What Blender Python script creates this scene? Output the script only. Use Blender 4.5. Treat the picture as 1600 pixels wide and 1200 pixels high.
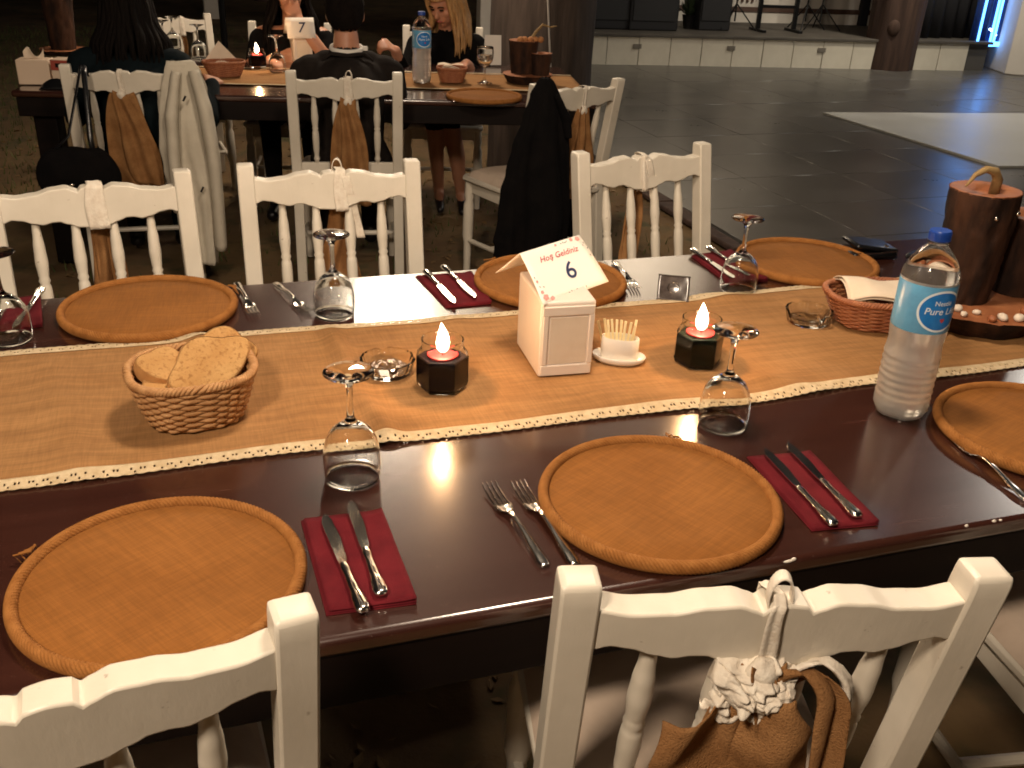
import bpy, bmesh, math, random
from mathutils import Vector, Matrix, noise
from math import sin, cos, pi, radians, sqrt, atan2, exp
random.seed(7)
for o in list(bpy.data.objects): bpy.data.objects.remove(o)
sc = bpy.context.scene
COL = sc.collection

# ------------------------------------------------------------------ camera
F, PITCH, ROLL, YAW, CZ = 1515.63, radians(25.676), radians(2.437), radians(19.004), 1.4603
FW = Vector((sin(YAW)*cos(PITCH), cos(YAW)*cos(PITCH), -sin(PITCH)))
RT = Vector((cos(YAW), -sin(YAW), 0)); UP = RT.cross(FW)
R2 = cos(ROLL)*RT + sin(ROLL)*UP; U2 = -sin(ROLL)*RT + cos(ROLL)*UP
CP = Vector((0, 0, CZ))
cd = bpy.data.cameras.new('camera'); cam = bpy.data.objects.new('camera', cd); COL.objects.link(cam)
cd.sensor_width = 36; cd.lens = F/1600*36; cd.clip_end = 500; cd.clip_start = .02
M = Matrix((R2, U2, -FW)).transposed().to_4x4(); M.translation = CP; cam.matrix_world = M
sc.camera = cam
def ray(u, v): return FW + R2*((u-800)/F) + U2*((600-v)/F)
def onz(u, v, z): d = ray(u, v); return CP + d*((z-CP.z)/d.z)
def ony(u, v, y): d = ray(u, v); return CP + d*((y-CP.y)/d.y)

# ------------------------------------------------------------------ world, exposure
w = bpy.data.worlds.new('World'); sc.world = w; w.use_nodes = True
nt = w.node_tree; bg = nt.nodes['Background']
sky = nt.nodes.new('ShaderNodeTexSky'); sky.sky_type = 'NISHITA'; sky.sun_disc = False
sky.sun_elevation = radians(-3); sky.sun_rotation = radians(200)
nt.links.new(sky.outputs[0], bg.inputs[0]); bg.inputs[1].default_value = .05
sc.view_settings.view_transform = 'Standard'; sc.view_settings.look = 'None'
sc.view_settings.exposure = 0; sc.view_settings.gamma = 1
sc.render.engine = 'CYCLES'
sc.cycles.filter_width = 1.8; sc.cycles.max_bounces = 10; sc.cycles.transmission_bounces = 10; sc.cycles.transparent_max_bounces = 12

# ------------------------------------------------------------------ helpers
def tag(o, label=None, cat=None, group=None, kind=None):
    if label: o['label'] = label
    if cat: o['category'] = cat
    if group: o['group'] = group
    if kind: o['kind'] = kind
    return o
def empty(name, loc=(0,0,0), rz=0, label=None, cat=None, group=None):
    o = bpy.data.objects.new(name, None); COL.objects.link(o)
    o.empty_display_size = .05; o.location = loc; o.rotation_euler = (0,0,rz)
    return tag(o, label, cat, group)
def copy_tree(o, parent=None):
    c = o.copy(); COL.objects.link(c); c.parent = parent
    for ch in list(o.children): copy_tree(ch, c)
    return c
class MB:
    def __init__(s): s.v = []; s.f = []; s.m = []; s.cm = 0
    def add(s, vs, fs):
        b = len(s.v); s.v += [tuple(p) for p in vs]
        for f in fs: s.f.append([b+i for i in f]); s.m.append(s.cm)
        return s
    def box(s, c, d, mat=None):
        x, y, z = d[0]/2, d[1]/2, d[2]/2; c = Vector(c)
        vs = [Vector((i*x, j*y, k*z)) for i in (-1,1) for j in (-1,1) for k in (-1,1)]
        vs = [c + ((mat @ p) if mat else p) for p in vs]
        return s.add(vs, [(0,1,3,2),(4,6,7,5),(0,4,5,1),(2,3,7,6),(0,2,6,4),(1,5,7,3)])
    def prism(s, pts, z0, z1):          # closed outline in xy, extruded in z
        n = len(pts); vs = [(p[0],p[1],z0) for p in pts] + [(p[0],p[1],z1) for p in pts]
        return s.add(vs, [tuple(range(n))[::-1], tuple(range(n,2*n))] + [(i,(i+1)%n,n+(i+1)%n,n+i) for i in range(n)])
    def tube(s, path, rad, n=8, closed=False, cap=True, flat=1.0, upv=None):
        path = [Vector(p) for p in path]; L = len(path)
        if not hasattr(rad, '__len__'): rad = [rad]*L
        vs = []; prev = None
        for i, p in enumerate(path):
            if closed: t = path[(i+1)%L]-path[i-1]
            else: t = path[min(i+1,L-1)]-path[max(i-1,0)]
            t = t.normalized() if t.length > 1e-9 else Vector((0,0,1))
            if upv is not None: a = Vector(upv)
            elif prev is None: a = Vector((0,0,1)) if abs(t.z) < .9 else Vector((1,0,0))
            else: a = prev
            a = (a - t*a.dot(t)).normalized(); prev = a; b = t.cross(a)
            for k in range(n):
                th = 2*pi*k/n; vs.append(p + a*(cos(th)*rad[i]*flat) + b*(sin(th)*rad[i]))
        fs = []
        for i in range(L if closed else L-1):
            j = (i+1) % L
            for k in range(n): fs.append((i*n+k, i*n+(k+1)%n, j*n+(k+1)%n, j*n+k))
        if cap and not closed: fs += [tuple(range(n))[::-1], tuple((L-1)*n+k for k in range(n))]
        return s.add(vs, fs)
    def lathe(s, prof, n=24, c=(0,0,0), capb=False, capt=False):
        vs = []; c = Vector(c); L = len(prof)
        for r, z in prof:
            for k in range(n): vs.append(c+Vector((r*cos(2*pi*k/n), r*sin(2*pi*k/n), z)))
        fs = [(i*n+k, i*n+(k+1)%n, (i+1)*n+(k+1)%n, (i+1)*n+k) for i in range(L-1) for k in range(n)]
        if capb: fs.append(tuple(range(n))[::-1])
        if capt: fs.append(tuple((L-1)*n+k for k in range(n)))
        return s.add(vs, fs)
    def grid(s, fn, nu, nv, skip=None, wrapu=False):
        vs = [fn(i/(nu if wrapu else nu), j/nv) for i in range(nu+(0 if wrapu else 1)) for j in range(nv+1)]
        fs = []
        for i in range(nu):
            for j in range(nv):
                if skip and skip(i, j): continue
                i2 = (i+1) % nu if wrapu else i+1
                fs.append((i*(nv+1)+j, i2*(nv+1)+j, i2*(nv+1)+j+1, i*(nv+1)+j+1))
        return s.add(vs, fs)
    def ell(s, c, r, nu=20, nv=12, mat=None):
        c = Vector(c); vs = []; fs = []
        for j in range(1, nv):
            for k in range(nu):
                th = pi*j/nv; ph = 2*pi*k/nu
                p = Vector((r[0]*sin(th)*cos(ph), r[1]*sin(th)*sin(ph), r[2]*cos(th)))
                vs.append(c + (mat @ p if mat else p))
        top = Vector((0,0,r[2])); 
        vs.append(c+(mat@top if mat else top)); vs.append(c-(mat@top if mat else top)); T = len(vs)-2
        for j in range(nv-2):
            for k in range(nu): fs.append((j*nu+k, (j+1)*nu+k, (j+1)*nu+(k+1)%nu, j*nu+(k+1)%nu))
        for k in range(nu):
            fs.append((T, k, (k+1)%nu)); fs.append((T+1, (nv-2)*nu+(k+1)%nu, (nv-2)*nu+k))
        return s.add(vs, fs)
    def cap2(s, a, b, r0, r1, n=12):     # tapered capsule
        a = Vector(a); b = Vector(b); d = (b-a); L = d.length; d.normalize()
        path = []; rad = []
        for k in range(5): th = -pi/2+pi/2*k/4; path.append(a+d*(r0*sin(th))); rad.append(max(r0*cos(th), 1e-4))
        for k in range(1,5): th = pi/2*k/4; 
        for k in range(5): th = pi/2*k/4; path.append(b+d*(r1*sin(th))); rad.append(max(r1*cos(th), 1e-4))
        return s.tube(path, rad, n)
    def mesh(s, name):
        me = bpy.data.meshes.new(name); me.from_pydata(s.v, [], s.f); me.update(); return me
    def build(s, name, mat, parent=None, smooth=40, bevel=0, seg=2, solid=0, loc=None, rz=None, sub=0, off=0):
        me = s.mesh(name)
        bm = bmesh.new(); bm.from_mesh(me)
        for f, m in zip(bm.faces, s.m): f.material_index = m
        bmesh.ops.recalc_face_normals(bm, faces=bm.faces); bm.to_mesh(me); bm.free()
        for m in (mat if isinstance(mat, (list,tuple)) else [mat]): me.materials.append(m)
        if smooth:
            for p in me.polygons: p.use_smooth = True
            if smooth < 179: me.set_sharp_from_angle(angle=radians(smooth))
        o = bpy.data.objects.new(name, me); COL.objects.link(o)
        if parent: o.parent = parent
        if loc is not None: o.location = loc
        if rz is not None: o.rotation_euler = (0,0,rz)
        if solid:
            md = o.modifiers.new('solid', 'SOLIDIFY'); md.thickness = solid; md.offset = off
        if bevel:
            md = o.modifiers.new('bevel', 'BEVEL'); md.width = bevel; md.segments = seg; md.limit_method = 'ANGLE'; md.angle_limit = radians(50)
        if sub:
            md = o.modifiers.new('sub', 'SUBSURF'); md.levels = sub; md.render_levels = sub
        return o
def boxo(name, c, d, mat, parent=None, bevel=.003, m=None): return MB().box(c, d, m).build(name, mat, parent, bevel=bevel)
def lerp(a, b, t): return a+(b-a)*t
def interp(tab, x):
    if x <= tab[0][0]: return tab[0][1]
    for (x0,y0),(x1,y1) in zip(tab, tab[1:]):
        if x <= x1: t = (x-x0)/(x1-x0); t = t*t*(3-2*t); return y0+(y1-y0)*t
    return tab[-1][1]
def frac(p, s=1, seed=0): return noise.fractal(Vector(p)*s+Vector((seed*7.1,seed*3.3,seed)), 1, 2, 4)

# ------------------------------------------------------------------ materials
def P(name, c1, c2=None, rough=.5, scale=8, detail=4, stretch=(1,1,1), bump=0, bscale=40, bstretch=(1,1,1), metal=0, trans=0, ior=1.5, coat=0, coatr=.1,
      spec=.5, lo=.35, hi=.65, emit=None, estr=0, rough2=None, c3=None, scale3=30, amt3=.5, lo3=.52, hi3=.68, sheen=0, sub=0, coord='Object', alpha=1):
    m = bpy.data.materials.new(name); m.use_nodes = True; t = m.node_tree; N = t.nodes; L = t.links
    b = N['Principled BSDF']
    def col(c): return (c[0], c[1], c[2], 1)
    b.inputs['Base Color'].default_value = col(c1); b.inputs['Roughness'].default_value = rough
    b.inputs['Metallic'].default_value = metal; b.inputs['Transmission Weight'].default_value = trans; b.inputs['IOR'].default_value = ior
    b.inputs['Coat Weight'].default_value = coat; b.inputs['Coat Roughness'].default_value = coatr; b.inputs['Specular IOR Level'].default_value = spec
    b.inputs['Sheen Weight'].default_value = sheen; b.inputs['Subsurface Weight'].default_value = sub; b.inputs['Alpha'].default_value = alpha
    if sub: b.inputs['Subsurface Radius'].default_value = (.02,.01,.006); b.inputs['Subsurface Scale'].default_value = .5
    if emit: b.inputs['Emission Color'].default_value = col(emit); b.inputs['Emission Strength'].default_value = estr
    tc = N.new('ShaderNodeTexCoord')
    def nz(sc_, st, det):
        mp = N.new('ShaderNodeMapping'); mp.inputs['Scale'].default_value = st; L.new(tc.outputs[coord], mp.inputs[0])
        n = N.new('ShaderNodeTexNoise'); n.inputs['Scale'].default_value = sc_; n.inputs['Detail'].default_value = det; n.inputs['Roughness'].default_value = .6
        L.new(mp.outputs[0], n.inputs[0]); return n
    if c2:
        n = nz(scale, stretch, detail); mr = N.new('ShaderNodeMapRange'); mr.inputs[1].default_value = lo; mr.inputs[2].default_value = hi
        L.new(n.outputs[0], mr.inputs[0]); mx = N.new('ShaderNodeMix'); mx.data_type = 'RGBA'
        mx.inputs[6].default_value = col(c1); mx.inputs[7].default_value = col(c2); L.new(mr.outputs[0], mx.inputs[0]); out = mx.outputs[2]
        if c3:
            n3 = nz(scale3, (1,1,1), 3); r3 = N.new('ShaderNodeMapRange'); r3.inputs[1].default_value = lo3; r3.inputs[2].default_value = hi3; r3.inputs[4].default_value = amt3
            L.new(n3.outputs[0], r3.inputs[0]); m3 = N.new('ShaderNodeMix'); m3.data_type = 'RGBA'; L.new(r3.outputs[0], m3.inputs[0])
            L.new(out, m3.inputs[6]); m3.inputs[7].default_value = col(c3); out = m3.outputs[2]
        L.new(out, b.inputs['Base Color'])
        if rough2 is not None:
            rr = N.new('ShaderNodeMapRange'); rr.inputs[1].default_value = lo; rr.inputs[2].default_value = hi
            rr.inputs[3].default_value = rough; rr.inputs[4].default_value = rough2; L.new(n.outputs[0], rr.inputs[0]); L.new(rr.outputs[0], b.inputs['Roughness'])
    if bump:
        n2 = nz(bscale, bstretch, 5); bp = N.new('ShaderNodeBump'); bp.inputs['Strength'].default_value = bump; bp.inputs['Distance'].default_value = .004
        L.new(n2.outputs[0], bp.inputs['Height']); L.new(bp.outputs[0], b.inputs['Normal'])
    return m
def weave(name, c1, c2, freq=900, rough=.9, bump=.5, slub=(.86,1.13), ang=0):
    """burlap: two crossed thread waves, slubs stretched along the threads"""
    m = P(name, c1, c2, rough=rough, scale=6, detail=5, lo=.3, hi=.7); t = m.node_tree; N = t.nodes; L = t.links; b = N['Principled BSDF']
    tc = [n for n in N if n.type == 'TEX_COORD'][0]
    mp0 = N.new('ShaderNodeMapping'); mp0.inputs['Rotation'].default_value = (0,0,ang); L.new(tc.outputs['Object'], mp0.inputs[0])
    hs = []
    for st in ((1,.0,0),(0,1,0)):
        mp = N.new('ShaderNodeMapping'); mp.inputs['Scale'].default_value = st; L.new(mp0.outputs[0], mp.inputs[0])
        wv = N.new('ShaderNodeTexWave'); wv.wave_type = 'BANDS'; wv.bands_direction = 'X' if st[0] else 'Y'
        wv.inputs['Scale'].default_value = freq/20; wv.inputs['Distortion'].default_value = 1.5; wv.inputs['Detail'].default_value = 2; wv.inputs['Detail Scale'].default_value = 3
        L.new(mp.outputs[0], wv.inputs[0]); hs.append(wv)
    mul = N.new('ShaderNodeMath'); mul.operation = 'ADD'; L.new(hs[0].outputs['Fac'], mul.inputs[0]); L.new(hs[1].outputs['Fac'], mul.inputs[1])
    fine = []
    for st in ((22,420,22),(420,22,22)):
        mp = N.new('ShaderNodeMapping'); mp.inputs['Scale'].default_value = st; L.new(mp0.outputs[0], mp.inputs[0])
        n = N.new('ShaderNodeTexNoise'); n.inputs['Scale'].default_value = 1; n.inputs['Detail'].default_value = 2; L.new(mp.outputs[0], n.inputs[0]); fine.append(n)
    ad = N.new('ShaderNodeMath'); ad.operation = 'ADD'; L.new(fine[0].outputs[0], ad.inputs[0]); L.new(fine[1].outputs[0], ad.inputs[1])
    mr = N.new('ShaderNodeMapRange'); mr.inputs[1].default_value = .75; mr.inputs[2].default_value = 1.3; mr.inputs[3].default_value = .88; mr.inputs[4].default_value = 1.14; L.new(ad.outputs[0], mr.inputs[0])
    old = b.inputs['Base Color'].links[0].from_socket; b.inputs['Specular IOR Level'].default_value = .2
    vm = N.new('ShaderNodeVectorMath'); vm.operation = 'SCALE'; L.new(old, vm.inputs[0]); L.new(mr.outputs[0], vm.inputs['Scale']); L.new(vm.outputs[0], b.inputs['Base Color'])
    mp = N.new('ShaderNodeMapping'); mp.inputs['Scale'].default_value = (5,75,5); L.new(mp0.outputs[0], mp.inputs[0])
    sl = N.new('ShaderNodeTexNoise'); sl.inputs['Scale'].default_value = 1; sl.inputs['Detail'].default_value = 4; L.new(mp.outputs[0], sl.inputs[0])
    sr = N.new('ShaderNodeMapRange'); sr.inputs[1].default_value = .3; sr.inputs[2].default_value = .7; sr.inputs[3].default_value = slub[0]; sr.inputs[4].default_value = slub[1]; L.new(sl.outputs[0], sr.inputs[0])
    vs_ = N.new('ShaderNodeVectorMath'); vs_.operation = 'SCALE'; L.new(vm.outputs[0], vs_.inputs[0]); L.new(sr.outputs[0], vs_.inputs['Scale']); L.new(vs_.outputs[0], b.inputs['Base Color'])
    ad2 = N.new('ShaderNodeMath'); ad2.operation = 'ADD'; L.new(mul.outputs[0], ad2.inputs[0]); L.new(ad.outputs[0], ad2.inputs[1])
    bp = N.new('ShaderNodeBump'); bp.inputs['Strength'].default_value = bump; bp.inputs['Distance'].default_value = .0012
    L.new(ad2.outputs[0], bp.inputs['Height']); L.new(bp.outputs[0], b.inputs['Normal'])
    return m
X = {}
X['chair'] = P('white_paint', (.60,.55,.46), (.70,.645,.55), rough=.42, scale=5, c3=(.20,.14,.09), scale3=42, amt3=.5, lo3=.70, hi3=.74, bump=.16, bscale=50, bstretch=(1,1,.25))
X['cushion'] = P('cushion_cloth', (.46,.36,.28), (.58,.47,.38), rough=.9, scale=7, bump=.3, bscale=25)
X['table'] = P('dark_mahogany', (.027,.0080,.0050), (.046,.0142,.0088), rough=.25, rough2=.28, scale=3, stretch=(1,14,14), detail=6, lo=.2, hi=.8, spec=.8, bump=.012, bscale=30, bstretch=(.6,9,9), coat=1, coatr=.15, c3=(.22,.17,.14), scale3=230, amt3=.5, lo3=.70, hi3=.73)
X['apron'] = P('shaded_apron', (.0035,.0016,.0012), (.006,.0028,.002), rough=.6, spec=.15, scale=3, stretch=(1,12,12))  # near-black: the shade on the table front is put into this colour
X['chip'] = P('bare_chip', (.75,.7,.62), rough=.7)
X['burlap'] = weave('burlap_runner', (.255,.125,.045), (.335,.175,.068), freq=3600, bump=.3)
X['plate'] = weave('burlap_plate', (.195,.072,.013), (.265,.104,.022), freq=3600, rough=.85, bump=.3, ang=.5, slub=(.95,1.06))
X['rope'] = P('jute_rope', (.235,.090,.020), (.31,.130,.034), rough=.85, spec=.2, scale=60, bump=.4, bscale=300)
X['bow'] = P('burlap_bow', (.25,.118,.044), (.36,.185,.075), rough=.95, spec=.15, scale=16, detail=6, bump=.8, bscale=420, c3=(.13,.055,.018), scale3=420, amt3=.5)
X['lace'] = P('cream_lace', (.50,.38,.23), (.62,.50,.33), rough=.9, spec=.2, scale=60, bump=.6, bscale=420)
X['white_lace'] = P('white_lace', (.66,.58,.48), (.76,.70,.60), rough=.9, scale=80, bump=.5, bscale=260)
X['napkin'] = P('maroon_napkin', (.085,.006,.010), (.125,.010,.015), rough=.95, spec=.15, scale=20, bump=.25, bscale=500)
X['steel'] = P('steel', (.80,.77,.72), rough=.19, metal=1, bump=.02, bscale=30)
X['glass'] = P('clear_glass', (.97,.98,.97), rough=.0, trans=1, ior=1.33)
X['etched'] = P('etched_glass', (.97,.98,.97), rough=.0, trans=1, ior=1.36, bump=.10, bscale=42)
X['ceramic'] = P('white_ceramic', (.74,.70,.63), rough=.25, coat=.4)
X['plastic'] = P('white_plastic', (.72,.62,.54), (.76,.67,.58), rough=.38, scale=10)
X['paper'] = P('card_paper', (.80,.75,.68), rough=.8)
X['tissue'] = P('paper_tissue', (.68,.56,.43), (.74,.63,.5), rough=.9, scale=14, bump=.25, bscale=45)
X['ink_red'] = P('red_ink', (.42,.05,.06), rough=.7)
X['ink_blue'] = P('navy_ink', (.012,.022,.085), rough=.6)
X['pink'] = P('pink_print', (.75,.30,.27), rough=.7)
X['leafprint'] = P('leaf_print', (.09,.12,.14), rough=.7)
X['wicker'] = P('wicker', (.34,.165,.062), (.48,.265,.115), rough=.65, spec=.3, scale=50, bump=.3, bscale=200)
X['wicker_dark'] = P('wicker_red', (.26,.085,.035), (.36,.14,.06), rough=.6, scale=50, bump=.3, bscale=200)
X['bread'] = P('bread_crumb', (.42,.225,.08), (.52,.31,.125), rough=.9, spec=.2, scale=18, detail=6, c3=(.26,.12,.04), scale3=150, amt3=.8, bump=.8, bscale=120)
X['crust'] = P('bread_crust', (.40,.19,.06), (.55,.30,.11), rough=.75, scale=25, bump=.4, bscale=60)
X['wax'] = P('dark_wax', (.004,.002,.005), rough=.7, spec=.05)
X['waxg'] = P('dark_green_wax', (.003,.006,.004), rough=.7, spec=.05)
X['waxtop'] = P('red_wax', (.35,.03,.03), rough=.4, sub=.3)
X['wick'] = P('wick', (.01,.01,.01), rough=.9)
fm_ = bpy.data.materials.new('flame'); fm_.use_nodes = True; fm_.node_tree.nodes.clear(); X['flame'] = fm_
_e = fm_.node_tree.nodes.new('ShaderNodeEmission'); _e.inputs[0].default_value = (1,.74,.46,1); _e.inputs[1].default_value = 5200
_o = fm_.node_tree.nodes.new('ShaderNodeOutputMaterial'); fm_.node_tree.links.new(_e.outputs[0], _o.inputs['Volume'])
X['pick'] = P('toothpick', (.78,.66,.36), (.85,.76,.5), rough=.7, scale=40)
X['pet'] = P('clear_pet', (.97,.98,.98), rough=.02, trans=1, ior=1.25)
X['petf'] = P('frosted_pet', (.92,.88,.83), rough=.28, trans=.80, ior=1.3, bump=.12, bscale=90)
X['water'] = P('water', (.93,.91,.88), rough=.12, trans=.9, ior=1.33)
X['cap'] = P('blue_cap', (.01,.05,.28), rough=.35)
X['label'] = P('blue_label', (.09,.27,.46), (.12,.36,.58), rough=.3, scale=25)
X['labeldk'] = P('label_blue_oval', (.01,.12,.42), (.02,.22,.6), rough=.3, scale=18)
X['labelw'] = P('label_white', (.72,.78,.82), rough=.35)
X['bark'] = P('bark', (.012,.005,.003), (.052,.021,.010), rough=.85, spec=.25, scale=16, detail=8, lo=.4, hi=.6, stretch=(1,1,.35), bump=1, bscale=26, bstretch=(1,1,.4))
X['cutwood'] = P('cut_wood', (.24,.075,.028), (.34,.13,.05), rough=.6, scale=22, bump=.25, bscale=80)
X['stem'] = P('dry_stem', (.22,.13,.05), (.35,.24,.1), rough=.8, scale=30)
X['pebble'] = P('pebble', (.62,.52,.42), (.74,.66,.56), rough=.6, scale=15)
X['black'] = P('black_leather', (.006,.006,.007), rough=.28, bump=.2, bscale=140)
X['packet'] = P('dark_sachet', (.035,.028,.026), (.09,.075,.07), rough=.22, scale=40, coat=.3)
X['blackcloth'] = P('black_wool', (.0035,.0032,.0035), (.006,.005,.005), rough=.95, spec=.1, scale=12, bump=.3, bscale=120)
X['suit'] = P('dark_suit', (.011,.008,.007), (.016,.012,.010), rough=.9, spec=.15, scale=20, bump=.2, bscale=200)
X['teal'] = P('dark_teal_knit', (.0018,.0048,.0066), (.0026,.007,.0095), rough=.9, spec=.15, scale=20, bump=.4, bscale=200)
X['beigecloth'] = P('beige_denim', (.52,.47,.38), (.60,.55,.45), rough=.9, scale=12, bump=.3, bscale=160)
X['skin'] = P('skin', (.42,.19,.11), (.48,.23,.14), rough=.5, scale=9, sub=.15)
X['hairdark'] = P('dark_hair', (.0025,.0015,.0012), (.006,.0036,.0026), rough=.75, spec=.12, scale=40, stretch=(6,6,.6), bump=.8, bscale=120, bstretch=(6,6,.3))
X['hairbrown'] = P('brown_hair', (.0045,.003,.0022), (.009,.006,.0045), rough=.95, spec=.1, scale=60, bump=1, bscale=420)
X['hairblond'] = P('blond_hair', (.34,.17,.055), (.52,.31,.13), rough=.45, scale=26, stretch=(5,5,.4), bump=.8, bscale=90, bstretch=(6,6,.3))
X['shirt'] = P('white_shirt', (.7,.66,.6), rough=.8)
X['eye'] = P('eye', (.02,.012,.008), rough=.2)
X['lip'] = P('lip', (.35,.09,.07), rough=.4)
X['shoe'] = P('black_shoe', (.006,.005,.006), rough=.35)
X['ground'] = P('trodden_earth', (.085,.044,.017), (.17,.105,.040), rough=.95, scale=1.7, detail=8, lo=.32, hi=.66, c3=(.035,.042,.012), scale3=5, amt3=.75, bump=1, bscale=16)
X['leaf'] = P('dry_leaf', (.12,.065,.022), (.20,.12,.045), rough=.9, scale=9)
X['grass'] = P('grass_blade', (.045,.062,.015), (.09,.11,.028), rough=.9, scale=3)
X['tile'] = P('slate_tile', (.070,.065,.058), (.090,.084,.076), rough=.27, rough2=.33, scale=2.2, detail=6, lo=.3, hi=.7, c3=(.105,.098,.088), scale3=1.6, amt3=.45, bump=.04, bscale=6)
X['tile2'] = P('slate_tile_dark', (.064,.060,.054), (.082,.077,.069), rough=.26, rough2=.33, scale=2.6, detail=6, lo=.3, hi=.7, c3=(.10,.093,.083), scale3=1.4, amt3=.45, bump=.04, bscale=6)
X['joint'] = P('tile_joint', (.075,.07,.063), rough=.9)
X['dance'] = P('white_dance_floor', (.42,.41,.37), (.50,.49,.45), rough=.32, rough2=.42, scale=1.5)
X['stagepanel'] = P('cream_panel', (.55,.51,.42), (.66,.62,.52), rough=.4, scale=2.5)
X['stagedeck'] = P('stage_deck', (.06,.052,.043), (.085,.075,.062), rough=.6, scale=4)
X['vent'] = P('grey_vent', (.20,.18,.15), rough=.6)
X['wall'] = P('white_wall', (.62,.57,.50), (.68,.63,.56), rough=.85, scale=2, bump=.1, bscale=20)
X['skirt'] = P('brown_skirting', (.085,.045,.03), rough=.6)
X['speaker'] = P('speaker_black', (.006,.006,.008), rough=.6)
X['grille'] = P('speaker_grille', (.010,.010,.012), rough=.7, bump=.6, bscale=500)
X['metal'] = P('black_metal', (.012,.012,.013), rough=.35, metal=.6)
X['drape'] = P('black_drape', (.007,.007,.010), rough=.85, bump=.2, bscale=50)
X['ledcloth'] = P('blue_cloth', (.012,.03,.10), (.02,.05,.16), rough=.6, scale=20)
X['ledtube'] = P('blue_led_tube', (.1,.3,.8), rough=.4, emit=(.10,.36,1), estr=5)
X['leddot'] = P('led_star', (.7,.85,1), rough=.4, emit=(.55,.8,1), estr=14)
X['pinkcurtain'] = P('dusty_curtain', (.42,.30,.25), rough=.9)
X['logbark'] = P('pillar_bark', (.036,.025,.019), (.082,.058,.046), rough=.9, scale=5, stretch=(3,3,.35), bump=1, bscale=14, bstretch=(3,3,.3))
X['logdark'] = P('pillar_bark_dark', (.030,.014,.009), (.065,.034,.022), rough=.85, scale=5, stretch=(3,3,.35), bump=1, bscale=14, bstretch=(3,3,.3))
X['cord'] = P('pale_cord', (.42,.38,.34), rough=.7)
X['shade'] = P('lamp_shade', (.05,.05,.05), rough=.5)
X['bulb'] = P('lit_bulb', (1,.85,.6), rough=.4, emit=(1,.72,.42), estr=30)
X['boxred'] = P('red_print', (.30,.05,.03), rough=.6)
X['cream'] = P('cream_box', (.62,.48,.36), rough=.6)
X['flower'] = P('dried_flower', (.32,.12,.04), (.45,.2,.07), rough=.8, scale=30)
X['leafplant'] = P('plant_leaf', (.03,.05,.02), rough=.6)

# ------------------------------------------------------------------ ground and terrace
G = lambda u, v: onz(u, v, 0)
T = .75
def gh(x, y):
    if x > 2.45: return -.03
    return .012*frac((x,y,0), 1.3) - .012
bm = MB(); n = 150
xs = [-60,-30,-15,-8]+[-6+12*i/110 for i in range(80)]+[2.75,5,12,30,80]; ys = [-30,-12,-5,-2]+[-1+10*i/90 for i in range(91)]+[12,16,25,50,90]
vs = [(x,y,gh(x,y)) for x in xs for y in ys]; ny = len(ys)
bm.add(vs, [(i*ny+j,(i+1)*ny+j,(i+1)*ny+j+1,i*ny+j+1) for i in range(len(xs)-1) for j in range(ny-1)])
tag(bm.build('ground', X['ground'], smooth=180), kind='structure')
# fallen leaves and grass tufts that nobody could count
lf = MB(); gr = MB(); rnd = random.Random(3)
for _ in range(5200):
    x = rnd.uniform(-2.2,2.6); y = rnd.uniform(.2,8.5); z = gh(x,y)+.004; a = rnd.uniform(0,6.3); s = rnd.uniform(.010,.028)
    if frac((x,y,0), 1.1, 2) < -.1: continue
    d = Vector((cos(a),sin(a),0)); e = Vector((-sin(a),cos(a),0)); c = Vector((x,y,z)); u = rnd.uniform(0,.5)*s
    lf.add([c-d*s, c-e*s*.45+Vector((0,0,u)), c+d*s, c+e*s*.45+Vector((0,0,u*.4))], [(0,1,2,3)])
tag(lf.build('fallen_leaves', X['leaf'], smooth=0), 'small dry brown leaves scattered over the trodden earth', 'leaves', kind='stuff')
for _ in range(16000):
    x = rnd.uniform(-3.5,2.5) if _ % 2 else rnd.uniform(-3.2,-.4); y = rnd.uniform(3.0,14); 
    if frac((x,y,0), .8, 5) < (.05 if x > -.9 else -.4): continue
    a = rnd.uniform(0,6.3); h = rnd.uniform(.025,.06); c = Vector((x,y,gh(x,y)-.003)); d = Vector((cos(a),sin(a),0)); e = Vector((-sin(a),cos(a),0))
    gr.add([c-e*.004, c+e*.004, c+d*h*.4+Vector((0,0,h))], [(0,1,2)])
tag(gr.build('grass_tufts', X['grass'], smooth=0), 'short patchy grass tufts on the dark ground', 'grass', kind='stuff')

TX0 = 2.66
terr = MB().box((TX0+6, 5.1, -.03), (12, 10.9, .05)).build('terrace', X['joint']); tag(terr, kind='structure')
tp_me = []
for k in range(2):
    o = MB().box((0,0,0), (.7165,.6365,.012)).build('tile', X['tile'] if k == 0 else X['tile2'], terr, bevel=.002, seg=1); tp_me.append(o)
first = [True, True]
for i in range(14):
    for j in range(17):
        x = TX0+.36+.72*i; y = -.02+.64*j
        if x > 9.6 and y < 5: continue
        k = 0 if rnd.random() < .65 else 1
        o = tp_me[k] if first[k] else tp_me[k].copy()
        if not first[k]: COL.objects.link(o); o.parent = terr
        first[k] = False
        o.location = (x, y, .0005+rnd.uniform(0,.0012)); o.rotation_euler = (rnd.uniform(-.0012,.0012), rnd.uniform(-.0012,.0012), 0)
kb = MB()
for i in range(24): kb.box((TX0-.06+.012*sin(i*1.7), -.2+.45*i, -.004), (.10+.02*sin(i*2.3), .43, .03))
tag(kb.build('terrace_edge', X['logdark'], bevel=.008), kind='structure')
df = MB().prism([(5.33,7.42),(5.38,5.38),(9.3,4.9),(9.2,6.92)], .006, .026).build('dance_floor', X['dance'], bevel=.004); tag(df, kind='structure')

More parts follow.
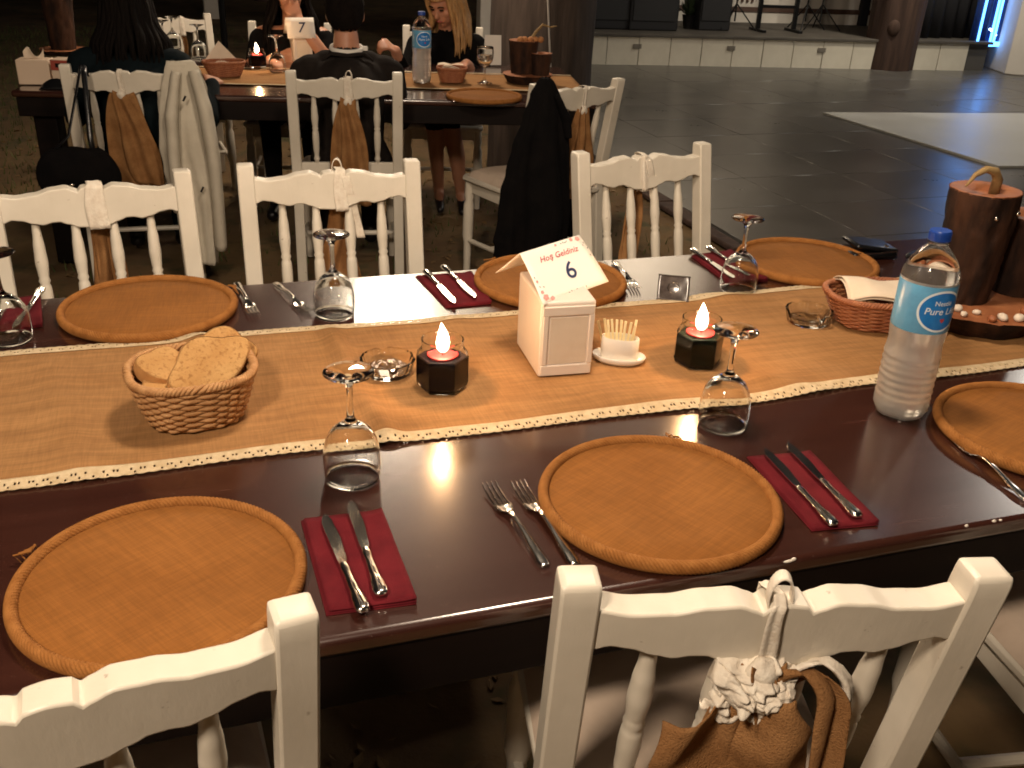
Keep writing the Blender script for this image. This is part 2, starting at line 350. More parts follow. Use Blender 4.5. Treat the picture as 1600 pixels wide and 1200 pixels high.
# ------------------------------------------------------------------ stage with panels, building behind
SA = Vector((4.20,10.52,0)); SB = Vector((7.86,9.975,0)); SD = (SB-SA).normalized(); SN = Vector((-SD.y, SD.x, 0)); SANG = atan2(SD.y, SD.x)
SL = (SB-SA).length; SC = Vector((9.25,9.70,0))
st = empty('stage', SA, SANG, 'low stage faced with cream panels and small square vents', 'stage')
boxo('deck', (SL/2+.7, .95, .325), (SL+1.4, 1.86, .03), X['stagedeck'], st, bevel=.004)
boxo('core', (SL/2+.7, .97, .155), (SL+1.36, 1.78, .305), X['joint'], st, bevel=0)
npan = 10; pw = SL/npan
pm = MB().box((0,0,0), (pw-.008, .02, .312)).build('panel', X['stagepanel'], st, bevel=.003)
for i in range(npan+3):
    o = pm if i == 0 else pm.copy()
    if i: COL.objects.link(o); o.parent = st
    o.location = (pw*(i+.5), .055+.002*(i % 2), .1575)
for i in (2, 5, 8, 11):
    v = MB()
    v.box((0,0,0), (.095,.012,.05))
    for k in range(4): v.box((-.03+.02*k, -.008, 0), (.008,.006,.04))
    v.build('vent', X['vent'], st, bevel=0).location = (pw*(i)-.02, .040, .21)
# rear wall of the stage and unseen added gable over it
wl = empty('stage_building', SA+SN*1.75, SANG, 'white rendered stage building with brown skirting behind the instruments', 'building')
boxo('rear_wall', (2.3, .12, 1.55), (6.2, .2, 2.9), X['wall'], wl, bevel=0)
boxo('skirting', (2.3, .0, .50), (6.0, .03, .06), X['skirt'], wl, bevel=.003)
boxo('lower_band', (2.3, .01, .405), (6.0, .014, .13), X['wall'], wl, bevel=0)
boxo('pier', (-1.00, -1.60, 1.5), (.15,.3,3.0), X['wall'], wl, bevel=.01)
boxo('glare_gable', (-.15, -.9, 4.7), (4.7,.2,3.6), X['wall'], wl, bevel=.02)  # unseen wall, sized and placed so the tabletop reflects a white glare
boxo('lintel', (1.6, -.9, 2.78), (8.2,.34,.22), X['skirt'], wl, bevel=.01)
boxo('wall_edge', (4.28,-.03,1.5), (.10,.12,2.9), X['drape'], wl, bevel=.01)
pr_ = MB().prism([(9.30,9.56),(9.34,9.48),(9.72,9.26),(10.4,9.9),(9.7,10.6)], 0, 3.2).build('white_pier', X['wall'], bevel=.02)
tag(pr_, 'broad white pier of masonry beside the glowing blue curtain', 'pillar')

# stage equipment standing on the deck (z = .287)
SZ = .3405
def sp(u, v): return onz(u, v, SZ)
def cabinet(u0, u1, v, h, label, name='loudspeaker', dep=.42):
    a = sp(u0, v); b = sp(u1, v); w_ = (b-a).length; c = (a+b)/2+SN*dep/2
    r = empty(name, c, SANG, label, 'loudspeaker', 'black loudspeakers on the stage')
    boxo('cabinet', (0,0,h/2), (w_*.97,dep,h), X['speaker'], r, bevel=.015)
    boxo('grille', (0,-dep/2-.004,h*.52), (w_*.85,.012,h*.86), X['grille'], r, bevel=.004)
    for s in (-1,1):
        boxo('foot', (s*w_*.36,-dep*.3,-.004), (.05,.05,.02), X['metal'], r, bevel=0)
    return r
cabinet(925, 984, 46, 1.15, 'wide black loudspeaker on the stage next to the bark pillar')
cabinet(984, 1056, 48, 1.15, 'wide black loudspeaker on the stage beside the potted plant')
cabinet(1092, 1138, 48, 1.2, 'narrow tall black loudspeaker on the stage between plant and cymbal stand', dep=.3)
pt = empty('potted_plant', sp(1076,44), 0, 'small leafy pot plant between loudspeakers on the stage', 'plant')
MB().lathe([(.001,0),(.07,0),(.09,.14),(.10,.15),(.08,.15),(.075,.12),(.001,.12)], 14).build('pot', X['speaker'], pt)
pl_ = MB()
for k in range(40):
    a = rnd.uniform(0,6.3); e = rnd.uniform(.3,1.4); L_ = rnd.uniform(.12,.34); d = Vector((cos(a)*cos(e),sin(a)*cos(e),sin(e))); s_ = Vector((-sin(a),cos(a),0)); b_ = Vector((0,0,.13))
    pl_.add([b_, b_+d*L_*.6+s_*.025, b_+d*L_, b_+d*L_*.6-s_*.025], [(0,1,2,3)])
pl_.build('leaves', X['leafplant'], pt, smooth=0)
def stand(u0, u1, v, label, bars=True):
    a = sp(u0, v); b = sp(u1, v); w_ = (b-a).length; r = empty('keyboard_stand', (a+b)/2, SANG, label, 'stand')
    for s in (-1,1):
        boxo('upright', (s*w_/2,0,.5), (.045,.05,1.0), X['metal'], r)
        boxo('foot', (s*w_/2,0,.015), (.05,.42,.03), X['metal'], r)
    boxo('crossbar', (0,0,.28), (w_,.04,.035), X['metal'], r); boxo('crossbar', (0,0,.75), (w_,.04,.035), X['metal'], r)
stand(1186, 1236, 49, 'black keyboard stand with cross bars on the stage')
def tripod(u, v, label, h=1.3):
    r = empty('tripod_stand', sp(u, v), rnd.uniform(0,2), label, 'stand', 'thin tripod stands on the stage')
    MB().tube([(0,0,.1),(0,0,h)], .011, 8).build('pole', X['metal'], r)
    for k in range(3):
        a = 2*pi*k/3; MB().tube([(0,0,.30),(cos(a)*.26,sin(a)*.26,.008)], .008, 6).build('leg', X['metal'], r)
tripod(1146, 47, 'thin black cymbal stand beside the narrow loudspeaker', 1.2)
tripod(1256, 47, 'thin black microphone stand beside the keyboard stand', 1.4)
tripod(1279, 47, 'thin black microphone stand against the pinkish wall', 1.4)
c_ = sp(1168, 36)+SN*.1
cu = MB().grid(lambda u, v: (lerp(-.16,.16,u)*(1-.25*v), .03*sin(u*22), lerp(1.4,.25,v)), 30, 6).build('curtain', X['pinkcurtain'], smooth=180, solid=.004); cu.location = (c_.x,c_.y,SZ+.0); cu.rotation_euler.z = SANG
tag(cu, 'dusty pink curtain hanging behind the stage stands', 'curtain')
# dark drape, blue LED curtain
def drape(u0, u1, v, name, mat, label, cat, fold, h=2.4, dz=.0):
    a = onz(u0, v, .285); b = onz(u1, v, .285); d = b-a
    o = MB().grid(lambda s, t: a+d*s+Vector((0,0,lerp(dz,h,t)))+Vector((-d.y,d.x,0)).normalized()*(.035*sin(s*fold)), 40, 4).build(name, mat, smooth=180, solid=.006)
    return tag(o, label, cat), a, d
drape(1428, 1517, 67, 'drape', X['drape'], 'plain black drape beside the leaning bark pillar', 'drape', 30)
led, a, d = drape(1513, 1578, 71, 'led_curtain', X['ledcloth'], 'deep blue curtain with glowing light strips and star points', 'curtain', 36)
nn = Vector((d.y,-d.x,0)).normalized()
for s in (.12,.42,.50,.80,.86):
    p = a+d*s+nn*.05; MB().tube([p+Vector((0,0,.01)), p+Vector((0,0,2.3))], .014, 8).build('light_strip', X['ledtube'], led)
for k in range(46):
    s = rnd.uniform(.03,.97); z = rnd.uniform(.05,2.3); p = a+d*s+nn*.045+Vector((0,0,z))
    MB().ell(p, (.012,.012,.012), 8, 6).build('star_light', X['leddot'], led)
boxo('foot_rail', a+d*.5+nn*.04+Vector((0,0,.02)), (d.length,.05,.05), X['ledtube'], led, m=Matrix.Rotation(atan2(d.y,d.x),3,'Z'))

# bark pillars
def bark_pillar(loc, r0, r1, h, mat, label, lean=(0,0), seed=1):
    root = empty('bark_pillar', loc, 0, label, 'pillar', 'bark-clad tree-trunk pillars')
    def fn(u, v):
        a = 2*pi*u; z = h*v; r = lerp(r0, r1, v)*(1+.06*frac((cos(a),sin(a),z*.35), 2.2, seed)+.02*sin(a*9+3*noise.noise(Vector((a,z,0)))))
        return (r*cos(a)+lean[0]*z, r*sin(a)+lean[1]*z, z)
    MB().grid(fn, 72, 60, wrapu=True).build('trunk', mat, root, smooth=180)
    for k in range(2):
        a = -pi/2+(-.7+1.1*k); z = .5+.7*k; r = r0*.99
        c = Vector((r*cos(a)+lean[0]*z, r*sin(a)+lean[1]*z, z)); m = Matrix.Rotation(a, 3, 'Z')
        MB().ell(c, (.035,.07,.09), 12, 8, m).build('knot', mat, root)
    return root
b1 = ony(846, 100, 5.95); bark_pillar((b1.x,5.95,-.03), .32, .29, 4.2, X['logbark'], 'thick grey bark pillar standing behind the log centrepiece of the far table', seed=2)
cordp = [(b1.x+.0,5.60,.45)]
o = MB().tube([ (ony(856,0,5.55)), ony(858,60,5.55), ony(860,120,5.55), ony(862,150,5.55)], .006, 6); 
p0 = ony(856,0,5.55); p1 = ony(862,150,5.55); up_ = p0+(p0-p1)*1.6
o = MB().tube([(p1.x,5.57,0.0),(p1.x,5.57,.5),tuple(p1),tuple(p0),(p0.x,5.56,3.0)], .006, 6).build('pale_cable', X['cord']); tag(o, 'thin pale cable running down the thick grey bark pillar', 'cable')
b2 = G(1400,112); bark_pillar((b2.x+.05,b2.y+.25,-.02), .29, .34, 4.2, X['logdark'], 'dark brown bark pillar at the end of the cream stage front', lean=(.012,0), seed=5)
# pale post far away on the dark lawn
g1 = G(335,27)
o = boxo('timber_post', (g1.x,g1.y,.9), (.28,.28,1.85), X['wall'], bevel=.02); tag(o, 'pale square post far back on the dark lawn', 'post')
def far_tree(x, y, label, seed):
    r = empty('tree', (x,y,-.02), 0, label, 'tree', 'dark trees at the back of the lawn'); rr = random.Random(seed)
    MB().tube([(0,0,0),(.05,0,1.2),(-.04,.05,2.4),(.08,0,3.6)], [.24,.19,.16,.08], 10).build('trunk', X['logdark'], r)
    L = MB()
    for k in range(900):
        q = Vector((rr.gauss(0,.9),rr.gauss(0,.9),3.6+rr.gauss(0,.7))); a = Vector((rr.uniform(-1,1),rr.uniform(-1,1),rr.uniform(-1,1))).normalized(); b = a.orthogonal().normalized()
        L.add([q, q+a*.09+b*.05, q+a*.18, q+a*.09-b*.05], [(0,1,2,3)])
    L.build('crown', X['leafplant'], r, smooth=0)
far_tree(-3.0, 18, 'dark tree far back on the lawn beyond the pale box', 1); far_tree(1.6, 18.5, 'dark tree far back on the lawn beyond the pale post', 2)

# ------------------------------------------------------------------ lamps of the garden (above the frame)
def lamp_post(x, y, label):
    r = empty('lamp_post', (x,y,-.02), 0, label, 'post', 'timber posts carrying the light cable')
    MB().tube([(0,0,0),(0,0,3.6)], [.06,.05], 12).build('pole', X['logdark'], r); MB().tube([(0,0,3.55),(0,0,3.66)], [.07,.02], 12).build('cap', X['metal'], r)
lamp_post(-2.5, 5.2, 'timber light post on the lawn beside the guests table'); lamp_post(-2.5, 1.5, 'timber light post on the lawn beside the table end'); lamp_post(3.6, 1.3, 'timber light post on the dark terrace'); lamp_post(1.6, -2.8, 'timber light post on the earth behind the near chairs')
def cable(a, b, label, sag=.15):
    a = Vector(a); b = Vector(b)
    o = MB().tube([a.lerp(b, t/20)-Vector((0,0,sag*4*(t/20)*(1-t/20))) for t in range(21)], .006, 6).build('light_cable', X['black']); tag(o, label, 'cable', 'cables carrying the pendant lamps')
cable((2.05,5.75,3.5), (-2.5,5.2,3.5), 'black cable strung from the bark pillar over the far table')
cable((-2.5,1.5,3.5), (3.6,1.3,3.5), 'black cable strung above the near table')
cable((-2.5,1.5,3.5), (1.6,-2.8,3.5), 'black cable strung behind the near chairs')
def pendant(x, y, z, e, label, col=(1,.80,.60), top=3.4, rad=.17):
    r = empty('pendant_lamp', (x,y,z), 0, label, 'lamp', 'pendant lamps on the light cable')
    MB().tube([(0,0,.12),(0,0,top-z)], .004, 6).build('flex', X['black'], r)
    MB().lathe([(.02,.13),(.03,.12),(.06,.09),(.16,.03),(.162,.028),(.06,.085),(.02,.115)], 24).build('shade', X['shade'], r)
    MB().lathe([(.001,-.03),(.02,-.026),(.03,-.005),(.022,.02),(.014,.04),(.014,.08),(.001,.08)], 14).build('bulb', X['bulb'], r)
    l = bpy.data.lights.new('bulb_light', 'POINT'); l.energy = e; l.color = col; l.shadow_soft_size = rad
    lo = bpy.data.objects.new('bulb_light', l); COL.objects.link(lo); lo.parent = r; lo.location = (0,0,-.22)
KEY = 2.25
pendant(.55, 1.42, 2.75, 56*KEY, 'pendant lamp hanging above the near table')
pendant(1.1, 5.6, 2.75, 66*KEY, 'pendant lamp hanging above the far table')
pendant(-.75, -.27, 2.75, 104*KEY, 'pendant lamp hanging behind the near chairs')
def flood(loc, target, e, ang, label, col=(1,.93,.82), size=.12):
    loc = Vector(loc); r = empty('floodlight', loc, 0, label, 'floodlight', 'floodlights of the stage'); d = (Vector(target)-loc).normalized(); q = d.to_track_quat('-Z','Y')
    m = q.to_matrix()
    MB().box((0,0,.06), (.26,.2,.08)).build('housing', X['metal'], r, bevel=.01).rotation_euler = q.to_euler()
    MB().tube([(-.15,0,.06),(-.15,0,.2),(.15,0,.2),(.15,0,.06)], .01, 6).build('bracket', X['metal'], r).rotation_euler = q.to_euler()
    l = bpy.data.lights.new('flood_beam', 'SPOT'); l.energy = e; l.color = col; l.spot_size = radians(ang); l.spot_blend = .5; l.shadow_soft_size = size
    lo = bpy.data.objects.new('flood_beam', l); COL.objects.link(lo); lo.parent = r; lo.rotation_euler = q.to_euler()
wc = SA+SN*.85-SD*.15
f1 = wc+SD*(-1.3)-SN*1.9; f2 = wc+SD*1.3-SN*1.9
flood((f1.x,f1.y,2.9), (f1.x+.3,f1.y+1.9,4.3), 1000, 130, 'added floodlight washing the unseen white gable beside the pier', (1,.86,.68))  # added lamp, brightens the unseen gable for its glare on the table
flood((f2.x,f2.y,2.9), (f2.x+.2,f2.y+1.9,4.3), 1000, 130, 'added floodlight washing the unseen white gable above the stage middle', (1,.86,.68))  # second added lamp for the same unseen gable
f3 = f2+SD*2.6
flood((f3.x,f3.y,2.9), (f3.x,f3.y+1.2,.6), 270, 150, 'floodlight aimed down at the stage front', (1,.88,.70))
flood((8.1,6.45,4.2), (6.5,6.2,0), 420, 150, 'floodlight aimed down at the dance floor', (1,.92,.8))

def truss(a, b, label):
    a = Vector(a); b = Vector(b); r = empty('lighting_truss', a, 0, label, 'truss', 'overhead bars that carry the floodlights'); d = b-a; q = Vector((0,0,.22))
    for off in (Vector((0,0,0)), q): MB().tube([off, off+d], .022, 8).build('chord', X['metal'], r)
    k = int(d.length/.35); z = MB()
    for i in range(k): z.tube([d*(i/k)+(q if i%2 else q*0), d*((i+1)/k)+(q*0 if i%2 else q)], .010, 6)
    z.build('lattice', X['metal'], r)
    for e in (a, b): MB().tube([e-a, Vector((e.x-a.x,e.y-a.y,-a.z))], .03, 8).build('leg', X['metal'], r)
ta = f1-SD*2.2; tb = f2+SD*6.5
truss((ta.x,ta.y,3.05), (tb.x,tb.y,3.05), 'black lighting bar on legs before the stage')
truss((4.6,1.4,4.35), (10.2,9.5,4.35), 'black lighting bar on legs across the terrace')

# ------------------------------------------------------------------ tables
N2 = radians(-12)
def make_table(loc, rz, L, D, label, group='dark wooden dining tables'):
    """origin: floor point under the near left corner"""
    r = empty('dining_table', loc, rz, label, 'table', group)
    def top(u, v): pass
    o = MB().box((L/2, D/2, T-.013), (L, D, .026)).build('tabletop', X['table'], r, bevel=.009, seg=3)
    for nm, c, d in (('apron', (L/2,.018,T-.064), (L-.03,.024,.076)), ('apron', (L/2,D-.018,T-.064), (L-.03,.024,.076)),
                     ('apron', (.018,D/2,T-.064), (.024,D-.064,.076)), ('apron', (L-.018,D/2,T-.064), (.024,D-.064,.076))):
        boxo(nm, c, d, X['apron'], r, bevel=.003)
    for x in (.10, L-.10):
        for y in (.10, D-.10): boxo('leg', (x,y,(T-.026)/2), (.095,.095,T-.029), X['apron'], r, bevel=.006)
    return r, o
TX_, TY0, TY1 = -.62, .835, 1.985
tab1, top1 = make_table((TX_,TY0,0), 0, 3.55, TY1-TY0, 'long dark mahogany table laid with four woven chargers under the number six card')
for (u, v, a, b) in ((1232,877,.0075,.0022),(1240,874,.004,.0028),(865,942,.003,.003),(1000,926,.002,.002),(1510,822,.003,.003),(1553,815,.004,.003),(1563,813,.003,.002),(1415,846,.006,.002),(700,975,.0015,.0015)):
    p = ony(u, v, TY0+(.0050 if v not in (874,877) else -.0005)); m = MB(); m.ell((p.x-TX_, p.y-TY0, p.z), (a,.0016,b), 10, 6); m.build('paint_chip', X['chip'], tab1)
p2 = Vector((-.66,4.475,0)); D2 = Vector((cos(N2),sin(N2),0)); E2 = Vector((-sin(N2),cos(N2),0))
tab2, top2 = make_table(p2, N2, 2.42, 1.1, 'long dark table with number seven card where guests are sitting')
def t2(s, t, z=T): return p2+D2*s+E2*t+Vector((0,0,z))

# ------------------------------------------------------------------ chair
def yb(z): return .085*max(0,(z-.45))/.45 if z >= .45 else .055*(.45-z)/.45
HW = .2035
def make_chair():
    r = empty('spindle_chair')
    for s in (-1,1):
        m = MB(); zs = [0,.15,.3,.42,.46,.55,.65,.75,.84,.872,.888,.897,.900]; fb = [.030,.034,.038,.042,.042,.042,.042,.042,.042,.042,.041,.038,.032]
        vs = []
        for z, t in zip(zs, fb):
            y = yb(z); w_ = .0200; w2 = w_ if z < .89 else (.0195 if z < .899 else .017)
            sh = 0 if z < .885 else -(.042-t)*.3
            for dx, dy in ((-w2,-t/2),(w2,-t/2),(w2,t/2),(-w2,t/2)): vs.append((s*HW+dx, y+dy+sh, z))
        L_ = len(zs)
        m.add(vs, [(0,3,2,1), tuple((L_-1)*4+k for k in range(4))]+[(i*4+k,i*4+(k+1)%4,(i+1)*4+(k+1)%4,(i+1)*4+k) for i in range(L_-1) for k in range(4)])
        m.build('back_post', X['chair'], r, smooth=50, bevel=.004, seg=2)
    # shaped top rail
    top = [(0,.8765),(.09,.8745),(.125,.868),(.137,.8645),(.16,.869),(.27,.8765),(.42,.874),(.62,.865),(.82,.862),(1,.867)]
    bot = [(0,.786),(.16,.788),(.30,.797),(.38,.803),(.46,.803),(.56,.799),(.66,.803),(.80,.812),(.90,.815),(1,.809)]
    n = 60; W = HW-.018; m = MB(); vs = []
    for i in range(n+1):
        u = -1+2*i/n; a = abs(u); zt = interp(top, a); zb = interp(bot, a); x = u*W; bow = .010*(1-u*u)
        for z, s in ((zb,-1),(zt,-1),(zt,1),(zb,1)): vs.append((x, yb(z)+bow+s*.0175, z))
    m.add(vs, [(i*4+k,i*4+(k+1)%4,(i+1)*4+(k+1)%4,(i+1)*4+k) for i in range(n) for k in range(4)]+[(0,1,2,3),(n*4+3,n*4+2,n*4+1,n*4)])
    m.build('top_rail', X['chair'], r, smooth=35, bevel=.003, seg=2)
    m = MB().box((0, yb(.51), .51), (2*W,.024,.045)).build('lower_rail', X['chair'], r, bevel=.004)
    pr = [(0,.0085),(.04,.0085),(.10,.0095),(.22,.0125),(.33,.0138),(.42,.0120),(.455,.0105),(.47,.0128),(.485,.0128),(.50,.0100),(.53,.0128),(.62,.0136),(.76,.0125),(.88,.009),(.93,.0125),(.95,.0085),(1,.0085)]
    sp_ = None
    for i in range(4):
        x = (-.6+.4*i)*HW
        a = Vector((x, yb(.808)+.006, .808)); b = Vector((x, yb(.53), .528))
        ts = [k/44 for k in range(45)]
        MB().tube([a.lerp(b,t) for t in ts], [interp(pr,t) for t in ts], 14).build('spindle', X['chair'], r, smooth=60)
    m = MB(); m.prism([(-.195,.03),(.195,.03),(.215,-.40),(.19,-.425),(-.19,-.425),(-.215,-.40)], .425, .450).build('seat', X['chair'], r, bevel=.008)
    def cu(u, v):
        x = (u-.5)*2; y = (v-.5)*2; e = (1-x**6)*(1-y**6)
        return (x*.198*(1+.03*(1-v)), -.19+y*.205, .4505+.038*max(e,0)**.45+.004*frac((x,y,0),2,4)*max(e,0))
    MB().grid(cu, 24, 24).build('cushion', X['cushion'], r, smooth=180)
    for s in (-1,1):
        MB().tube([(s*.185,-.385,.43),(s*.187,-.388,.36),(s*.187,-.388,.34),(s*.188,-.39,.32),(s*.19,-.392,.18),(s*.19,-.392,.15),(s*.19,-.395,0)], [.021,.022,.017,.023,.024,.018,.015], 12).build('front_leg', X['chair'], r)
        MB().tube([(s*.19,-.39,.16),(s*.2,.045,.18)], .011, 8).build('stretcher', X['chair'], r)
        boxo('seat_side', (s*.18,-.19,.40), (.02,.38,.05), X['chair'], r)
    MB().tube([(-.19,-.2,.17),(.19,-.2,.17)], .011, 8).build('stretcher', X['chair'], r)
    boxo('seat_front', (0,-.395,.40), (.34,.02,.05), X['chair'], r)
    return r
CH = make_chair(); used = [False]
def place_chair(mid, ang, faces, label, group):
    """mid: midpoint between the tops of the back posts, ang: direction from left to right post, faces: +1 away, -1 toward the camera"""
    o = CH if not used[0] else copy_tree(CH); used[0] = True
    rz = ang + (0 if faces < 0 else pi); off = Vector((0,.085,0)); off.rotate(Matrix.Rotation(rz,3,'Z'))
    o.location = (mid[0]-off.x, mid[1]-off.y, 0); o.rotation_euler = (0,0,rz); tag(o, label, 'chair', group); return o
A = radians
g_n = 'white chairs on the near side of the laid table'; g_f = 'white chairs on the far side of the laid table'; g_b = 'white chairs at the guests table'
c1 = place_chair((-.1545,.690), A(6), 1, 'white spindle chair pulled to the maroon napkin with two knives pointing up', g_n)
c2 = place_chair((.511,.641), A(-13.1), 1, 'white spindle chair with a big crumpled burlap and lace bow', g_n)
c3 = place_chair((1.30,.60), A(-10), 1, 'white spindle chair in front of the charger beside the water bottle', g_n)
c4 = place_chair((-.222,2.36), A(6), -1, 'white spindle chair behind the bread basket with a lace-knotted bow', g_f)
c5 = place_chair((.330,2.412), A(-1.5), -1, 'white spindle chair standing before the suited guest', g_f)
c6 = place_chair((1.204,2.464), A(9.3), -1, 'white spindle chair beside the black coat with a thin ribbon tied on', g_f)
c7 = place_chair((-.205,4.12), A(-3), 1, 'white spindle chair with a beige jacket hung on its post', g_b)
c8 = place_chair((.605,3.90), A(-9.3), 1, 'white spindle chair the man in the dark suit sits on', g_b)
c9 = place_chair((1.466,3.6155), A(17), 1, 'white spindle chair turned sideways under the long black coat', g_b)
c10 = place_chair((-.02,6.13), A(8), -1, 'empty white spindle chair across the guests table behind upturned glasses', g_b)
c11 = place_chair((1.42,5.56), A(-14), -1, 'white spindle chair the blond guest sits on', g_b)

# ------------------------------------------------------------------ runner with lace edges
def objs_flat(x, y):      # where things stand the cloth lies flat
    k = 1
    for (cx,cy,r) in ((-.03,1.40,.12),(.325,1.43,.075),(.435,1.37,.06),(.58,1.47,.10),(.735,1.43,.06),(.87,1.40,.06),(1.115,1.585,.07),(1.30,1.50,.14),(1.5,1.44,.2)):
        d = sqrt((x-cx)**2+(y-cy)**2); k = min(k, max(0, (d-r)/.05))
    return min(1, k)
def ridge(x, y, x0, y0, x1, y1, w_, h):
    dx, dy = x1-x0, y1-y0; L = sqrt(dx*dx+dy*dy); t = ((x-x0)*dx+(y-y0)*dy)/(L*L); d = ((x-x0)*dy-(y-y0)*dx)/L
    return h*exp(-(d/w_)**2)*max(0, 1-max(0, abs(t-.5)-.5)*4)
def rh(x, y):
    k = objs_flat(x, y); z = .0035*(frac((x,y*1.4,0), 3.2, 3)+.6)+.0014*(frac((x*2.2,y*11,0), 2.2, 6)+.5)
    z += ridge(x,y,.22,1.64,.24,1.26,.020,.013)+ridge(x,y,.62,1.30,.80,1.22,.03,.007)+ridge(x,y,.86,1.34,1.02,1.20,.025,.008)+ridge(x,y,-.02,1.72,.02,1.62,.03,.02)
    z += ridge(x,y,1.0,1.72,1.22,1.60,.03,.012)+ridge(x,y,-.25,1.60,-.18,1.24,.03,.006)+ridge(x,y,.46,1.7,.44,1.55,.03,.006)
    ed = min(1, max(0, min(y-1.236, 1.714-y)/.05)); return T+.0015+max(0,z)*k*(.3+.7*ed)
YA, YB = 1.240, 1.710
def eda(x): return YA+.005*sin(x*5.1+1)+.004*sin(x*13+.4)+.007*noise.noise(Vector((x*3,0,1)))
def edb(x): return YB+.005*sin(x*4.3+2)+.004*sin(x*11)+.008*noise.noise(Vector((x*3,5,1)))
RX0, RX1 = -.70, 2.9
run = empty('table_runner', (0,0,0), 0, 'long burlap runner with cream lace edging down the laid table', 'table runner')
def rfn(u, v):
    x = lerp(RX0,RX1,u); y = lerp(eda(x)+.016, edb(x)-.016, v); z = rh(x,y)
    if x < TX_-.001: z = T-.0-(TX_-x)*1.0
    return (x,y,z)
MB().grid(rfn, 420, 64).build('cloth', X['burlap'], run, smooth=180, solid=.0012, off=1)
def lacefn(side):
    def fn(u, v):
        x = lerp(RX0+.08,RX1,u); e = eda(x) if side < 0 else edb(x)
        sc_ = .0022*abs(sin(x*pi/.016))*(1 if v < .5 else 0)
        y = (e-sc_*(1-v)+.025*v) if side < 0 else (e+sc_*(1-v)-.025*v)
        return (x, y, rh(x, (y if v > .3 else y))+.0022-.0012*(1-v))
    return fn
def lskip(i, j):
    p = i % 7
    if (i*37 % 101) < 22: return False
    if j == 5 and p in (1,3): return True
    if j == 4 and p in (1,3) and (i*13 % 7) > 1: return True
    if j == 1 and p == 5: return True
    if j == 2 and p == 5: return True
    return False
for s in (-1,1): MB().grid(lacefn(s), 1400, 10, lskip).build('lace_edging', X['lace'], run, smooth=180, solid=.0010, off=1)
def RZ(x, y): return rh(x, y)+.0013

# ------------------------------------------------------------------ charger plates
PR = .165
def make_plate():
    r = empty('charger_plate')
    MB().lathe([(.001,.004),(.10,.0045),(.154,.005),(.1565,.009),(.154,.0115),(.10,.0112),(.05,.0110),(.001,.0110)], 96).build('woven_disc', X['plate'], r, smooth=60)
    def fn(u, v):
        a = 2*pi*u; b = 2*pi*v; q = .0076*(.96+.085*cos(8*b+a*185))
        return ((PR-.0085+q*cos(b))*cos(a), (PR-.0085+q*cos(b))*sin(a), .0105+q*1.25*sin(b))
    m = MB(); nu, nv = 1480, 40
    vs = [fn(i/nu,j/nv) for i in range(nu) for j in range(nv)]
    m.add(vs, [(i*nv+j, ((i+1)%nu)*nv+j, ((i+1)%nu)*nv+(j+1)%nv, i*nv+(j+1)%nv) for i in range(nu) for j in range(nv)])
    m.build('rope_rim', X['rope'], r, smooth=180)
    m = MB()
    for k in range(5): m.tube([(PR+.004-.001*k, -.006+.003*k,.018),(PR+.008+.003*k,-.012+.006*k,.012),(PR+.011,-.016+.007*k,.004)], [.0016,.0014,.0008], 5)
    m.build('rope_end', X['rope'], r)
    return r
PL = make_plate(); PLs = [(-.078,.981,2.6,'woven charger beside the maroon napkin whose knives point up'),(.559,.992,1.0,'woven charger between two forks and a maroon napkin with knives'),
   (1.244,1.02,4.0,'woven charger beside the water bottle with a fork tucked under it'),(-.1,1.862,.4,'woven charger behind the bread basket'),
   (.713,1.846,2.1,'woven charger behind the number six card'),(1.353,1.847,5.2,'woven charger beside the black wallet behind the tissue basket')]
for i, (x,y,a,lab) in enumerate(PLs):
    o = PL if i == 0 else copy_tree(PL); o.location = (x,y,T+.0005); o.rotation_euler = (0,0,a); tag(o, lab, 'charger plate', 'round burlap charger plates')
q = t2(1.93,.06); o = copy_tree(PL); o.location = (q.x,q.y,T+.0005); tag(o, 'woven charger on the guests table beside a wine glass', 'charger plate', 'round burlap charger plates')

